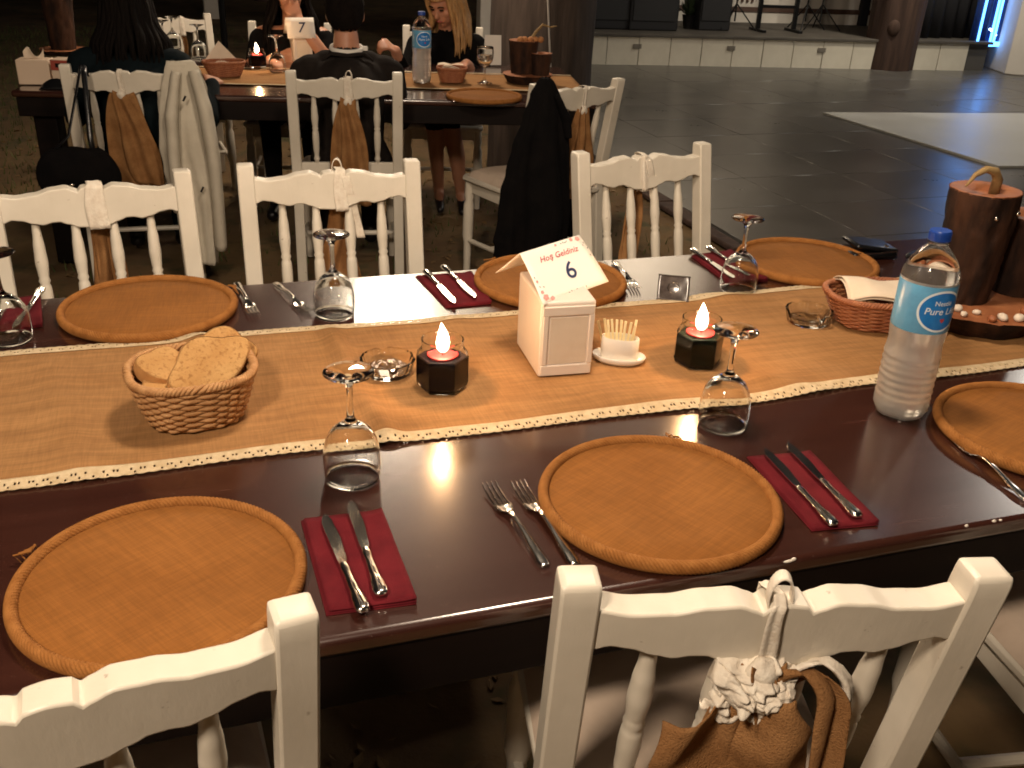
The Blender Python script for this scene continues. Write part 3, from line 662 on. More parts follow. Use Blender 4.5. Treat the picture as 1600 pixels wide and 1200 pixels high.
# ------------------------------------------------------------------ napkins and cutlery
def napkin(quad, label, layers=3):
    P_ = [onz(u,v,T) for u,v in quad]; c = sum(P_, Vector())/4; r = empty('folded_napkin', (c.x,c.y,T), 0, label, 'napkin', 'maroon paper napkins')
    for k in range(layers):
        def fn(u, v):
            p = (P_[0].lerp(P_[1],u)).lerp(P_[3].lerp(P_[2],u), v)-c; sh = 1-.012*k; lift = .0016*k+.0012*max(0,(u-.85)/.15)*k+.0008*frac((p.x,p.y,k),14,k)
            return (p.x*sh+.0012*k, p.y*sh, .0012+lift)
        MB().grid(fn, 14, 16).build('layer', X['napkin'], r, smooth=180, solid=.0011, off=1)
    return c, T+.0012+.0016*layers
def fork_obj(L=.195):
    r = empty('fork'); sc_ = L/.195
    def w(v): return interp([(0,.0055),(.06,.0075),(.12,.0068),(.35,.0038),(.55,.0030),(.62,.0045),(.66,.0100),(.71,.0122),(.745,.0125)], v)
    def zz(v): return interp([(0,.002),(.15,.004),(.45,.0085),(.58,.009),(.66,.0035),(.8,.002),(.93,.004),(1,.0085)], v)
    m = MB(); nv = 40
    vs = []
    for i in range(nv+1):
        v = .745*i/nv; y = v*.195
        for u in (-1,-.5,0,.5,1): vs.append((w(v)*u*sc_, y*sc_, zz(v)+.0022+(.0012*(1-u*u) if v < .55 else -.0022*(1-u*u))))
    m.add(vs, [(i*5+k,i*5+k+1,(i+1)*5+k+1,(i+1)*5+k) for i in range(nv) for k in range(4)])
    m.build('handle', X['steel'], r, smooth=180, solid=.0016)
    for k in range(4):
        x = (-1.5+k)*.0064; t = MB()
        t.tube([((x*(1 if v > .76 else .97))*sc_, v*.195*sc_, zz(v)+.0020-(.0014 if v < .8 and k in (1,2) else 0)) for v in (.735,.77,.82,.88,.94,.98,1.0)], [.0019,.0017,.0016,.0015,.0014,.0011,.0005], 6)
        t.build('tine', X['steel'], r)
    return r
def knife_obj(L=.205):
    r = empty('knife'); m = MB()
    hp = [(0,.0030),(.015,.0080),(.05,.0092),(.10,.0086),(.22,.0060),(.36,.0048),(.42,.0056),(.455,.0048),(.47,.0042)]
    ts = [.47*k/36 for k in range(37)]
    m.tube([(0,t*L,.0062) for t in ts], [interp(hp,t) for t in ts], 12, flat=.55, upv=(0,0,1)); m.build('handle', X['steel'], r, smooth=180)
    vs = []; n = 24
    for i in range(n+1):
        v = i/n; y = lerp(.46,1,v)*L; a = interp([(0,-.0045),(.1,-.0052),(.8,-.0050),(.93,-.002),(1,.0045)], v); b = interp([(0,.0045),(.1,.0070),(.5,.0098),(.85,.0088),(1,.0058)], v)
        vs += [(a,y,.0070),(b,y,.0064),(b,y,.0058),(a,y,.0050)]
    m = MB().add(vs, [(i*4+k,i*4+(k+1)%4,(i+1)*4+(k+1)%4,(i+1)*4+k) for i in range(n) for k in range(4)]+[(0,1,2,3),(n*4+3,n*4+2,n*4+1,n*4)])
    m.build('blade', X['steel'], r, smooth=30)
    m = MB()
    for s in (-.35,.35): m.tube([(s*.008,.02*L,.0098),(s*.006,.08*L,.0110),(s*.004,.25*L,.0094)], .0009, 5)
    m.build('handle_ridge', X['steel'], r)
    return r
FK = fork_obj(); KN = knife_obj(); fu = [False]; ku = [False]
def lay(proto, flag, uv_handle, uv_tip, z, label, cat, group, roll=0):
    a = onz(*uv_handle, z); b = onz(*uv_tip, z); o = proto if not flag[0] else copy_tree(proto); flag[0] = True
    d = b-a; L = .195 if cat == 'fork' else .205; c = (a+b)/2; dd = d.normalized(); st_ = c-dd*L/2
    o.location = (st_.x,st_.y,z); o.rotation_euler = (0,roll,atan2(d.y,d.x)-pi/2); tag(o, label, cat, group); return o
gk = 'steel table knives'; gf = 'steel table forks'
napkin([(470,815),(595,800),(651,945),(510,963)], 'maroon napkin under the pair of knives pointing up, beside the largest charger')
napkin([(1166,716),(1262,708),(1373,822),(1268,832)], 'maroon napkin between a charger and the water bottle')
napkin([(649,433),(735,427),(768,476),(697,483)], 'maroon napkin next to the charger behind the number card')
napkin([(1079,401),(1140,393),(1200,440),(1140,447)], 'maroon napkin behind the upturned glass near the earth edge')
napkin([(8,470),(62,462),(66,512),(-6,520)], 'maroon napkin under the knives beside the charger behind the basket')
ZN = T+.0058
lay(KN, ku, (568,960), (504,812), ZN, 'dark shining knife on the maroon napkin, the one next to the charger', 'knife', gk)
lay(KN, ku, (597,936), (544,789), ZN, 'shining knife with embossed blade on the maroon napkin, away from the charger', 'knife', gk)
lay(KN, ku, (1301,824), (1192,708), ZN, 'knife next to the charger on the napkin by the bottle', 'knife', gk)
lay(KN, ku, (1340,813), (1226,697), ZN, 'knife toward the bottle on the napkin beside the charger', 'knife', gk)
lay(KN, ku, (662,424), (716,480), ZN, 'knife on the far napkin, away from the charger behind the card', 'knife', gk)
lay(KN, ku, (692,419), (746,469), ZN, 'knife on the far napkin, next to the charger behind the card', 'knife', gk)
lay(KN, ku, (1086,397), (1142,433), ZN, 'knife on the napkin behind the glass, on its outer side', 'knife', gk)
lay(KN, ku, (1112,394), (1166,428), ZN, 'knife on the napkin behind the glass, next to the charger', 'knife', gk)
lay(KN, ku, (64,458), (28,512), ZN, 'knife on the napkin seen through the upturned glass', 'knife', gk)
lay(FK, fu, (858,896), (759,757), T, 'steel fork beside the charger, the outer of its pair', 'fork', gf)
lay(FK, fu, (903,892), (805,756), T, 'steel fork beside the charger, the inner of its pair', 'fork', gf)
lay(FK, fu, (1612,792), (1478,676), T, 'steel fork tucked under the rim of the charger by the bottle', 'fork', gf)
lay(FK, fu, (370,445), (398,496), T, 'fork touching the charger behind the bread basket', 'fork', gf)
lay(FK, fu, (432,446), (480,492), T, 'fork standing free between the far charger and the upturned glass', 'fork', gf)
lay(FK, fu, (957,408), (997,459), T, 'fork beside the black sachet, the outer of its pair', 'fork', gf)
lay(FK, fu, (938,409), (978,462), T, 'fork beside the black sachet, the inner of its pair', 'fork', gf)

# ------------------------------------------------------------------ glasses
def make_goblet():       # upside down: rim on the table, foot in the air
    r = empty('wine_glass')
    out = [(.0370,.0005),(.0385,.010),(.0395,.025),(.0385,.045),(.0345,.062),(.0270,.075),(.0160,.084),(.0085,.089),(.0058,.095),(.0046,.105),(.0042,.120),(.0046,.136),(.0062,.146),(.0120,.1525),(.0240,.1575),(.0335,.1600),(.0345,.1612),(.0335,.1625)]
    inn = [(.0200,.1640),(.0001,.1650)]
    bowl = [(.0001,.082),(.0080,.0805),(.0180,.0765),(.0258,.0695),(.0325,.060),(.0368,.045),(.0378,.025),(.0370,.010),(.0357,.0005)]
    MB().lathe(bowl+out+inn, 48).build('goblet', X['etched'], r, smooth=180)
    return r
GL = make_goblet(); gu = [False]
def goblet(uv, z, label, up=False):
    a = onz(*uv, z); o = GL if not gu[0] else copy_tree(GL); gu[0] = True; o.location = (a.x,a.y,z+.0006)
    if up: o.rotation_euler = (pi,0,0); o.location.z = z+.1655
    tag(o, label, 'glass', 'upturned wine glasses')
goblet((551,746), T, 'upturned wine glass beside the ashtray and the bread basket')
goblet((1128,664), T, 'upturned wine glass beside the greenish candle')
goblet((523,492), T, 'upturned wine glass beyond the runner near the free fork')
goblet((1152,455), T, 'upturned wine glass beyond the runner beside the black sachet')
goblet((16,532), T, 'upturned wine glass over the far maroon napkin')

# ------------------------------------------------------------------ wicker baskets
def make_basket(a, b, h, mat, a0=.72, b0=.72, nst=30, rows=13, tw=.0030):
    r = empty('bread_basket')
    def outl(t, k):       # superellipse outline at level k 0..1
        fx = lerp(a*a0, a, k**.8); fy = lerp(b*b0, b, k**.8); c_, s_ = cos(t), sin(t); e = 2/2.6
        return Vector((math.copysign(abs(c_)**e, c_)*fx, math.copysign(abs(s_)**e, s_)*fy, .004+h*k))
    N_ = nst*6; wv = MB()
    for j in range(rows):
        k = (j+.5)/rows*.93
        pts = []
        for i in range(N_):
            t = 2*pi*i/N_; p = outl(t,k); nrm = Vector((p.x/a/a, p.y/b/b, 0)).normalized()
            pts.append(p+nrm*(.0026*cos(i/6*pi+ (pi if j % 2 else 0))))
        wv.tube(pts, h/rows*.56, 6, closed=True, flat=1.0)
    wv.build('weave', mat, r, smooth=180)
    stk = MB()
    for i in range(nst): 
        t = 2*pi*i/nst; stk.tube([outl(t,k) for k in (0,.25,.5,.75,.97)], .0021, 6)
    stk.build('stakes', mat, r, smooth=180)
    rim = MB(); N2_ = 240
    for ph in (0, 2*pi/3, 4*pi/3):
        pts = []
        for i in range(N2_):
            t = 2*pi*i/N2_; p = outl(t,1.0); nrm = Vector((p.x/a/a, p.y/b/b, 0)).normalized(); w_ = t*34+ph
            pts.append(p+nrm*(.0040*cos(w_))+Vector((0,0,.0040*sin(w_))))
        rim.tube(pts, .0032, 6, closed=True)
    rim.build('braided_rim', mat, r, smooth=180)
    fl = MB(); fl.prism([outl(2*pi*i/60,0)[:2] for i in range(60)], .002, .006); fl.build('floor', mat, r, bevel=0)
    return r
bk = make_basket(.090, .082, .077, X['wicker']); BX, BY = -.028, 1.400; BZ = RZ(BX,BY)
bk.location = (BX,BY,BZ); bk.rotation_euler = (0,0,A(6)); tag(bk, 'wicker basket holding slices of bread on the runner', 'basket')
bk2 = make_basket(.112, .078, .060, X['wicker_dark'], nst=24); B2 = Vector((1.285,1.490,0)); bk2.location = (B2.x,B2.y,RZ(B2.x,B2.y)); bk2.rotation_euler = (0,0,A(-14)); tag(bk2, 'reddish wicker basket with a folded napkin beside the water bottle', 'basket')
def bread(loc, rot, sx, sy, label, th=.016, seed=0):
    r = empty('bread_slice', loc, 0, label, 'bread', 'slices of white bread in the basket'); r.rotation_euler = rot; n = 48
    def rr(t): return (1+.07*cos(4*t+.5*seed))*(1+.04*cos(3*t+1+seed)+.03*sin(5*t+seed))
    pts = [Vector((sx*rr(2*pi*i/n)*cos(2*pi*i/n), sy*rr(2*pi*i/n)*sin(2*pi*i/n), 0)) for i in range(n)]
    MB().prism(pts, -th/2, th/2).build('crumb', X['bread'], r, bevel=.003)
    m = MB(); vs = []
    for p in pts:
        for q_, z in ((1.0,-th/2+.001),(1.025,-th*.2),(1.025,th*.2),(1.0,th/2-.001)): vs.append((p.x*q_+ (0), p.y*q_, z))
    m.add(vs, [(i*4+k, ((i+1)%n)*4+k, ((i+1)%n)*4+k+1, i*4+k+1) for i in range(n) for k in range(3)])
    m.build('crust', X['crust'], r, smooth=180)
bread((BX+.026,BY+.004,BZ+.080), (A(44),A(-14),A(30)), .066,.040, 'large pale bread slice leaning on top of the others', seed=0)
bread((BX+.040,BY+.042,BZ+.076), (A(56),A(-6),A(14)), .058,.040, 'bread slice standing behind the large one', seed=2)
bread((BX-.038,BY+.026,BZ+.070), (A(24),A(14),A(14)), .042,.034, 'small bread end lying by the basket wall', th=.024, seed=1)
bread((BX-.034,BY-.016,BZ+.050), (A(8),A(10),A(-20)), .040,.034, 'crusty bread piece low in the basket', th=.02, seed=3)
bread((BX+.005,BY-.01,BZ+.022), (A(3),A(2),A(40)), .050,.042, 'bread slice at the bottom of the basket', seed=4)
def fold_napkin(c, rz, w_, d_, h, label, name='paper_napkin', tilt=0):
    def fn(u, v):
        x = (u-.5)*w_; y = (v-.5)*d_; z = h*(1-(2*v-1)**2*.55)+.006*sin(u*5+v*3)-.018*max(0,abs(2*u-1)-.55)
        return (x, y, z)
    r = empty(name, c, rz, label, 'napkin'); r.rotation_euler = (0,tilt,rz)
    MB().grid(fn, 20, 24).build('upper_fold', X['tissue'], r, smooth=180, solid=.0018)
    MB().grid(lambda u, v: (fn(u,v)[0]*1.01, fn(u,v)[1]*.98, fn(u,v)[2]-.006), 20, 24).build('lower_fold', X['tissue'], r, smooth=180, solid=.0018)
fold_napkin((B2.x+.01,B2.y+.002,RZ(B2.x,B2.y)+.055), A(-20), .185, .128, .030, 'pale folded napkin covering the reddish basket', tilt=A(3))

# ------------------------------------------------------------------ candles
def candle(uv, wax, label, r_=.0405, h=.088, hexn=6, e=1.4):
    a = onz(*uv, T); z = RZ(a.x,a.y); r = empty('candle_jar', (a.x,a.y,z), .25, label, 'candle', 'lit candles in glass jars')
    K_ = h/.0745
    m = MB(); N_ = 48
    def hx(t, k): 
        s_ = pi/hexn; q = cos(s_)/cos(((t+s_) % (2*s_))-s_); return lerp(1, q*1.06, k)
    prof = [(.001,0,0),(.8,0,.9),(.94,.003,1),(1,.010,1),(1,.048,1),(.97,.056,.8),(.86,.062,.2),(.84,.066,0),(.86,.0735,0),(.83,.0745,0),(.80,.0735,0),(.79,.064,0),(.90,.055,.7),(.93,.046,1),(.93,.010,1),(.001,.006,.9)]
    vs = []
    for q, zz, k in prof:
        for i in range(N_):
            t = 2*pi*i/N_; rr = r_*q*hx(t,k); vs.append((rr*cos(t), rr*sin(t), zz/.0745*h))
    m.add(vs, [(i*N_+k, i*N_+(k+1)%N_, (i+1)*N_+(k+1)%N_, (i+1)*N_+k) for i in range(len(prof)-1) for k in range(N_)])
    m.build('jar', X['glass'], r, smooth=30)
    m = MB(); prof = [(.001,.0075,.9),(.90,.0075,1),(.955,.011,1),(.955,.047,1),(.90,.0490,.9),(.001,.0478,.5)]; vs = []
    for q, zz, k in prof:
        for i in range(N_):
            t = 2*pi*i/N_; rr = r_*q*hx(t,k); vs.append((rr*cos(t), rr*sin(t), zz/.0745*h))
    m.add(vs, [(i*N_+k, i*N_+(k+1)%N_, (i+1)*N_+(k+1)%N_, (i+1)*N_+k) for i in range(len(prof)-1) for k in range(N_)])
    m.build('wax', wax, r, smooth=30)
    m = MB().lathe([(.001,.0492*K_),(.015,.0492*K_),(.024,.0515*K_),(.026,.051*K_),(.026,.0485*K_)], 24); m.build('molten_top', X['waxtop'], r)
    MB().tube([(0,0,.049*K_),(.001,0,.056*K_),(.002,.0005,.062*K_)], .0011, 6).build('wick', X['wick'], r)
    fl = MB().lathe([(q_,(.055*K_+z_)) for q_, z_ in ((.0001,0),(.0056,.002),(.0100,.008),(.0112,.015),(.0096,.025),(.0064,.035),(.0030,.045),(.0001,.052))], 16); fl.v = [(x+.0022*sin((z-.06)*75)*max(0,z-.065)*30, y+.001*sin(z*90), z) for x,y,z in fl.v]; fo = fl.build('flame', X['flame'], r, smooth=180)
    l = bpy.data.lights.new('flame_light', 'POINT'); l.energy = e; l.color = (1,.55,.24); l.shadow_soft_size = .006
    lo = bpy.data.objects.new('flame_light', l); COL.objects.link(lo); lo.parent = r; lo.location = (0,0,.118*K_)
    return r
candle((691,607), X['wax'], 'lit candle of blackish wax in a faceted jar beside the ashtray')
candle((1088,569), X['waxg'], 'lit candle of dark green wax beside the toothpicks')

# ------------------------------------------------------------------ ashtrays
def ashtray(uv, label, r_=.047):
    a = onz(*uv, T); r = empty('glass_ashtray', (a.x,a.y,RZ(a.x,a.y)+.0015), 0, label, 'ashtray', 'clear glass ashtrays')
    N_ = 60; m = MB(); prof = [(.001,0),(.80,0),(.86,.003),(.90,.010),(.98,.022),(1,.026),(.97,.0275),(.90,.0265),(.82,.014),(.76,.008),(.001,.0065)]; vs = []
    for q, z in prof:
        for i in range(N_):
            t = 2*pi*i/N_; f = 1+.018*cos(t*20)*(1 if q > .8 else 0); dz = -.006*max(0,cos(t*4))**8 if z > .02 else 0; vs.append((r_*q*f*cos(t), r_*q*f*sin(t), z+dz))
    m.add(vs, [(i*N_+k, i*N_+(k+1)%N_, (i+1)*N_+(k+1)%N_, (i+1)*N_+k) for i in range(len(prof)-1) for k in range(N_)])
    m.build('bowl', X['glass'], r, smooth=50)
ashtray((606,585), 'round clear glass ashtray between wine glass and black candle'); ashtray((1261,506), 'round clear glass ashtray beside the reddish basket')

# ------------------------------------------------------------------ napkin dispenser and number card
def text_mesh(txt, size, shear=0, fn=None, extrude=0):
    cu_ = bpy.data.curves.new('t', 'FONT'); cu_.body = txt; cu_.size = size; cu_.shear = shear; cu_.align_x = 'CENTER'; cu_.align_y = 'CENTER'; cu_.resolution_u = 4; cu_.offset = size*.008
    o = bpy.data.objects.new('t', cu_); COL.objects.link(o); bpy.context.view_layer.update()
    me = bpy.data.meshes.new_from_object(o.evaluated_get(bpy.context.evaluated_depsgraph_get())); bpy.data.objects.remove(o)
    if fn:
        for v in me.vertices: v.co = fn(v.co)
    return me
def text_obj(name, txt, size, mat, parent, fn, shear=0):
    me = text_mesh(txt, size, shear, fn); me.materials.clear(); me.materials.append(mat); o = bpy.data.objects.new(name, me); COL.objects.link(o); o.parent = parent; return o
FL, FR, BL = onz(840,592,T), onz(923,586,T), onz(799,541,T)
hx_ = (FR-FL); hw = hx_.length; hang = atan2(hx_.y,hx_.x); hd = .148; HH = .140
hz = RZ(FL.x+.05,FL.y+.07)
nh = empty('napkin_dispenser', (FL.x,FL.y,hz), hang, 'white plastic napkin dispenser with a framed front under the number six card', 'napkin dispenser')
m = MB(); prof = [(0,0),(hd,0),(hd,HH*1.0),(hd*.5,HH*1.0),(0,HH*.97)]
vs = [(x,y,z) for x in (0,hw) for (y,z) in prof]; m.add(vs, [(0,1,2,3,4),(9,8,7,6,5)]+[(i,5+i,5+(i+1)%5,(i+1)%5) for i in range(5)])
m.build('body', X['plastic'], nh, bevel=.004, seg=3)
# raised frame round the window in the front
fw0, fw1, fz0, fz1 = hw*.16, hw*.88, HH*.16, HH*.80
for c, d in (((hw*.5,-.0016,fz1+.008),(hw*.94,.004,.016)),((hw*.5,-.0016,fz0*.5+.001),(hw*.94,.004,fz0-.004)),((fw0*.5+.001,-.0016,HH*.48),(fw0-.006,.004,fz1-fz0)),((fw1+.005,-.0016,HH*.48),(.009,.004,fz1-fz0))): boxo('frame', c, d, X['plastic'], nh, bevel=.0012)
boxo('napkin_stack', (lerp(fw0,fw1,.5),-.0004,HH*.47), (fw1-fw0-.004,.0016,fz1-fz0-.006), X['tissue'], nh, bevel=.0004)
# tent card: ridge and lower edge from the photograph, at the dispenser's place
CZr = T+.192; CZl = T+.137
RL0, RR0 = onz(812,396,CZr), onz(905,367,CZr); LL0, LR0 = onz(849,477,CZl), onz(951,440,CZl)
cardroot = empty('number_card', (FL.x,FL.y,hz), 0, 'folded white welcome card with blue number six and pink floral print', 'card')
cb = Vector((FL.x,FL.y,hz)); RL, RR_, LL, LR = RL0-cb, RR0-cb, LL0-cb, LR0-cb
bo = Vector((-(RR_-RL).y, (RR_-RL).x, 0)).normalized()*.055+Vector((0,0,-.05)); BLc = RL+bo; BRc = RR_+bo
def cardfn(u, v, off=0):
    p = RL.lerp(RR_,u).lerp(LL.lerp(LR,u), v); nrm = (RR_-RL).cross(LL-RL).normalized()*-1
    if nrm.y > 0: nrm = -nrm
    return p+nrm*(off+.002*sin(pi*v))
MB().grid(lambda u, v: cardfn(u,v), 10, 10).build('front_leaf', X['paper'], cardroot, smooth=180, solid=.0006)
MB().grid(lambda u, v: RL.lerp(RR_,u).lerp(BLc.lerp(BRc,u),v), 10, 10).build('back_leaf', X['paper'], cardroot, smooth=180, solid=.0006)
CW, CHt = (RR_-RL).length, (LL-RL).length
def onc(cx, cy): 
    return lambda co: cardfn((cx+co.x)/CW, (cy-co.y)/CHt, .0012)
text_obj('greeting_lettering', 'Hoş Geldiniz', .0190, X['ink_red'], cardroot, onc(CW*.52, CHt*.25), shear=.35)
text_obj('number_lettering', '6', .054, X['ink_blue'], cardroot, onc(CW*.55, CHt*.60), shear=.12)
fr_ = random.Random(5)
def petal(mb, cx, cy, r_, n=5, rot=0):
    for k in range(n):
        a = 2*pi*k/n+rot; c = (cx+cos(a)*r_*.6, cy+sin(a)*r_*.6)
        pts = [onc(c[0],c[1])(Vector((r_*.55*cos(2*pi*i/7), r_*.55*sin(2*pi*i/7), 0)))+Vector((0,0,.0001*k)) for i in range(7)]; mb.add(pts, [tuple(range(7))])
for cx, cy, r_ in ((.07,.90,.0060),(.15,.95,.0045),(.05,.80,.0035),(.92,.07,.0055),(.82,.05,.0040),(.55,.06,.0030),(.04,.60,.0025)):
    fm = MB(); petal(fm, CW*cx, CHt*cy, r_, rot=cx*9); fm.build('flower_print', X['pink'], cardroot, smooth=0)
for cx, cy in ((.03,.52),(.05,.70),(.10,.72),(.40,.95),(.44,.94),(.48,.955),(.52,.94),(.66,.95),(.64,.06),(.68,.05),(.71,.065),(.74,.05),(.97,.18),(.98,.30),(.96,.44),(.94,.22)):
    a = fr_.uniform(0,3); pts = [onc(CW*cx,CHt*cy)(Vector((cos(a)*x-sin(a)*y, sin(a)*x+cos(a)*y, 0))) for x, y in ((-.0028,0),(0,-.0010),(.0030,0),(0,.0012))]; MB().add(pts, [(0,1,2,3)]).build('leaf_print', X['leafprint'], cardroot, smooth=0)

# ------------------------------------------------------------------ toothpick holder
a = onz(966,566,T); tz = RZ(a.x,a.y)
th_ = empty('toothpick_holder', (a.x,a.y,tz), A(-30), 'white ceramic toothpick holder on an oval foot beside the dispenser', 'toothpick holder')
def oval(rx, ry, prof, mat, name, n=40):
    vs = [(rx*q*cos(2*pi*i/n), ry*q*sin(2*pi*i/n), z) for q, z in prof for i in range(n)]
    MB().add(vs, [(i*n+k,i*n+(k+1)%n,(i+1)*n+(k+1)%n,(i+1)*n+k) for i in range(len(prof)-1) for k in range(n)]).build(name, mat, th_, smooth=60)
oval(.048, .030, [(.001,0),(.80,0),(.95,.005),(1,.012),(.97,.0135),(.90,.010),(.80,.006),(.001,.005)], X['ceramic'], 'saucer')
oval(.034, .019, [(.95,.005),(1,.02),(1,.046),(.97,.047),(.92,.045),(.90,.012),(.001,.011)], X['ceramic'], 'cup')
for k in range(10):
    x = -.024+.0048*k; y = -.004+.008*(k % 2)
    o = MB().box((0,0,.032), (.0042,.0016,.066)).build('toothpick', X['pick'], bevel=.0003)
    q = Matrix.Rotation(A(-30),3,'Z') @ Vector((x,y,0)); o.location = (a.x+q.x, a.y+q.y, tz+.0125); o.rotation_euler = (A(rnd.uniform(-8,8)), A(rnd.uniform(-4,4)+(x*500)), A(-30+rnd.uniform(-30,30)))
    tag(o, 'pale paper-wrapped toothpick standing in the white ceramic holder', 'toothpick', 'toothpicks in the white holder')

# ------------------------------------------------------------------ water bottle
def make_bottle():
    r = empty('water_bottle'); n = 48
    body = [(.001,.006),(.020,.003),(.030,.0005),(.038,.006),(.0425,.018),(.0432,.030)]
    body += [(.0428+.0007*sin(k*1.57), .034+.0030*k) for k in range(28)]
    body += [(.0412,.124),(.0408,.132),(.0420,.142),(.0430,.150),(.0430,.237)]
    m = MB(); vs = []
    for rr, z in body:
        for k in range(n):
            t = 2*pi*k/n; f = 1-(.06*(.5+.5*cos(5*t))*max(0,1-z/.018)); vs.append((rr*f*cos(t), rr*f*sin(t), z+(.004*(.5+.5*cos(5*t)) if z < .004 else 0)))
    m.add(vs, [(i*n+k,i*n+(k+1)%n,(i+1)*n+(k+1)%n,(i+1)*n+k) for i in range(len(body)-1) for k in range(n)])
    m.build('frosted_body', X['petf'], r, smooth=180)
    MB().lathe([(.0430,.2372),(.0425,.243),(.0400,.252),(.0330,.266),(.0240,.278),(.0160,.286),(.0138,.289),(.0138,.291),(.0165,.2915),(.0165,.2935),(.0135,.294),(.0125,.297)], n).build('shoulder', X['pet'], r, smooth=180)
    MB().lathe([(.001,.008),(.030,.008),(.0395,.02),(.0398,.235),(.001,.2352)], n).build('water', X['water'], r, smooth=60)
    m = MB(); m.lathe([(.0152,.2945),(.0158,.295),(.0158,.309),(.0150,.3105),(.001,.3105)], 40)
    m.build('screw_cap', X['cap'], r, smooth=40)
    m = MB()
    for k in range(40): t = 2*pi*k/40; m.box((.0158*cos(t),.0158*sin(t),.302), (.0012,.0010,.012), Matrix.Rotation(t,3,'Z'))
    m.build('cap_ridges', X['cap'], r)['kind'] = 'stuff'
    lb = MB().lathe([(.0432,.157),(.0435,.158),(.0435,.232),(.0432,.233)], n).build('label', X['label'], r, smooth=40)
    L0 = A(-94)
    def cyl(cx, cz, rr): return lambda co: Vector((rr*cos(L0+(cx+co.x)/.0435), rr*sin(L0+(cx+co.x)/.0435), cz+co.y))
    def disc(rx, rz, rr, mat, name):
        n_ = 48; ring = [[cyl(0,.195,rr)(Vector((q*rx*cos(2*pi*i/n_), q*rz*sin(2*pi*i/n_), 0))) for i in range(n_)] for q in (.001,.25,.5,.75,1)]
        MB().add(sum(ring,[]), [(j*n_+i,j*n_+(i+1)%n_,(j+1)*n_+(i+1)%n_,(j+1)*n_+i) for j in range(4) for i in range(n_)]).build(name, mat, lb, smooth=180)
    disc(.0375,.0335,.0438,X['labelw'],'oval_border'); disc(.0340,.0300,.0441,X['labeldk'],'oval')
    text_obj('brand_lettering', 'Nestlé', .0105, X['labelw'], lb, cyl(.000,.208,.0445))
    text_obj('brand_lettering', 'Pure Life', .0150, X['labelw'], lb, cyl(.000,.195,.0445), shear=.15)
    text_obj('brand_lettering', '♥', .007, X['ink_red'], lb, cyl(.003,.180,.0445))
    return r
BT = make_bottle(); a = onz(1403,646,T); BT.location = (a.x,a.y,T+.0008); tag(BT, 'large water bottle with blue cap standing between two chargers', 'bottle', 'plastic water bottles')
b_ = copy_tree(BT); q = onz(659,131,T); b_.location = (q.x,q.y,T+.004); b_.rotation_euler.z = A(8); tag(b_, 'water bottle standing in front of the blond guest', 'bottle')

# ------------------------------------------------------------------ log centrepieces
def make_log(r_, h, seed, cut=True):
    def fn(u, v):
        t = 2*pi*u; z = h*v; rr = r_*(lerp(.78,1.0,v))*(1+.05*frac((cos(t),sin(t),z*5),2.4,seed)+.045*noise.noise(Vector((cos(t)*5,sin(t)*5,z*22+seed)))+.035*noise.noise(Vector((cos(t)*13,sin(t)*13,z*50+seed))))
        return (rr*cos(t), rr*sin(t), z)
    return fn
def log(parent, c, r_, h, seed):
    fn = make_log(r_, h, seed); n = 64
    m = MB().grid(fn, n, 30, wrapu=True); o = m.build('log', X['bark'], parent, smooth=180, loc=c)
    m = MB(); vs = [Vector(fn(i/n,1)) for i in range(n)]; allv = []
    for q, dz in ((1.0,-.002),(.97,.001),(.55,-.001),(.42,-.008),(.05,-.010)): allv += [Vector((p.x*q,p.y*q,h+dz)) for p in vs]
    m.add(allv, [(j*n+i,j*n+(i+1)%n,(j+1)*n+(i+1)%n,(j+1)*n+i) for j in range(4) for i in range(n)]); m.build('cut_face', X['cutwood'], o, smooth=40)
    return o
lc = onz(1540,505,T); lx, ly = 1.50, 1.475; lz = RZ(lx,ly)
cp = empty('log_centrepiece', (lx,ly,lz), 0, 'rustic centrepiece of bark logs on a pebble-strewn slice beside the bottle', 'centrepiece', 'rustic log centrepieces')
def slab(parent, r_, h, seed):
    n = 72; fn = make_log(r_, h, seed); MB().grid(fn, n, 10, wrapu=True).build('slab', X['bark'], parent, smooth=180)
    m = MB(); vs = [Vector(fn(i/n,1)) for i in range(n)]; m.add(vs, [tuple(range(n))]); m.build('slab_top', X['cutwood'], parent)
slab(cp, .150, .042, 3)
L1 = log(cp, (-.025,.015,.040), .068, .225, 1); log(cp, (.118,.020,.040), .060, .165, 2)
for k, (x, z, r_) in enumerate(((-.022,.185,.006),(.028,.192,.006))): MB().ell((x,-.0655,z), (r_*.7,.003,r_*.7), 10, 8).build('stud', X['steel'], L1)
MB().tube([(.012,0,.215),(.010,-.004,.245),(-.005,-.008,.262),(-.030,-.010,.268),(-.055,-.012,.258),(-.075,-.016,.238)], [.010,.010,.009,.007,.005,.002], 8).build('dried_stem', X['stem'], cp, smooth=180).location = (-.02,.012,.04)
for k in range(14):
    t = -pi/2+(-1.2+2.4*k/13)+rnd.uniform(-.05,.05); rr = .118+rnd.uniform(-.018,.016); s_ = rnd.uniform(.006,.0105)
    m = MB().ell((0,0,0), (s_*1.3,s_,s_*.8), 10, 7); m.v = [tuple(Vector(p)*(1+.15*noise.noise(Vector(p)*150+Vector((k,0,0))))) for p in m.v]
    o = m.build('pebble', X['pebble'] if k % 4 else X['cutwood'], None, smooth=180); o.location = (lx+rr*cos(t), ly+rr*sin(t), lz+.042+s_*.7); o.rotation_euler.z = rnd.uniform(0,3)
    tag(o, 'small pebble lying on the bark slice of the nearer centrepiece', 'pebble', 'pebbles on the log slice')
cp2 = empty('log_centrepiece', t2(2.17,.50,T+.006), 0, 'rustic bark log centrepiece with a curled twig on the guests table', 'centrepiece', 'rustic log centrepieces')
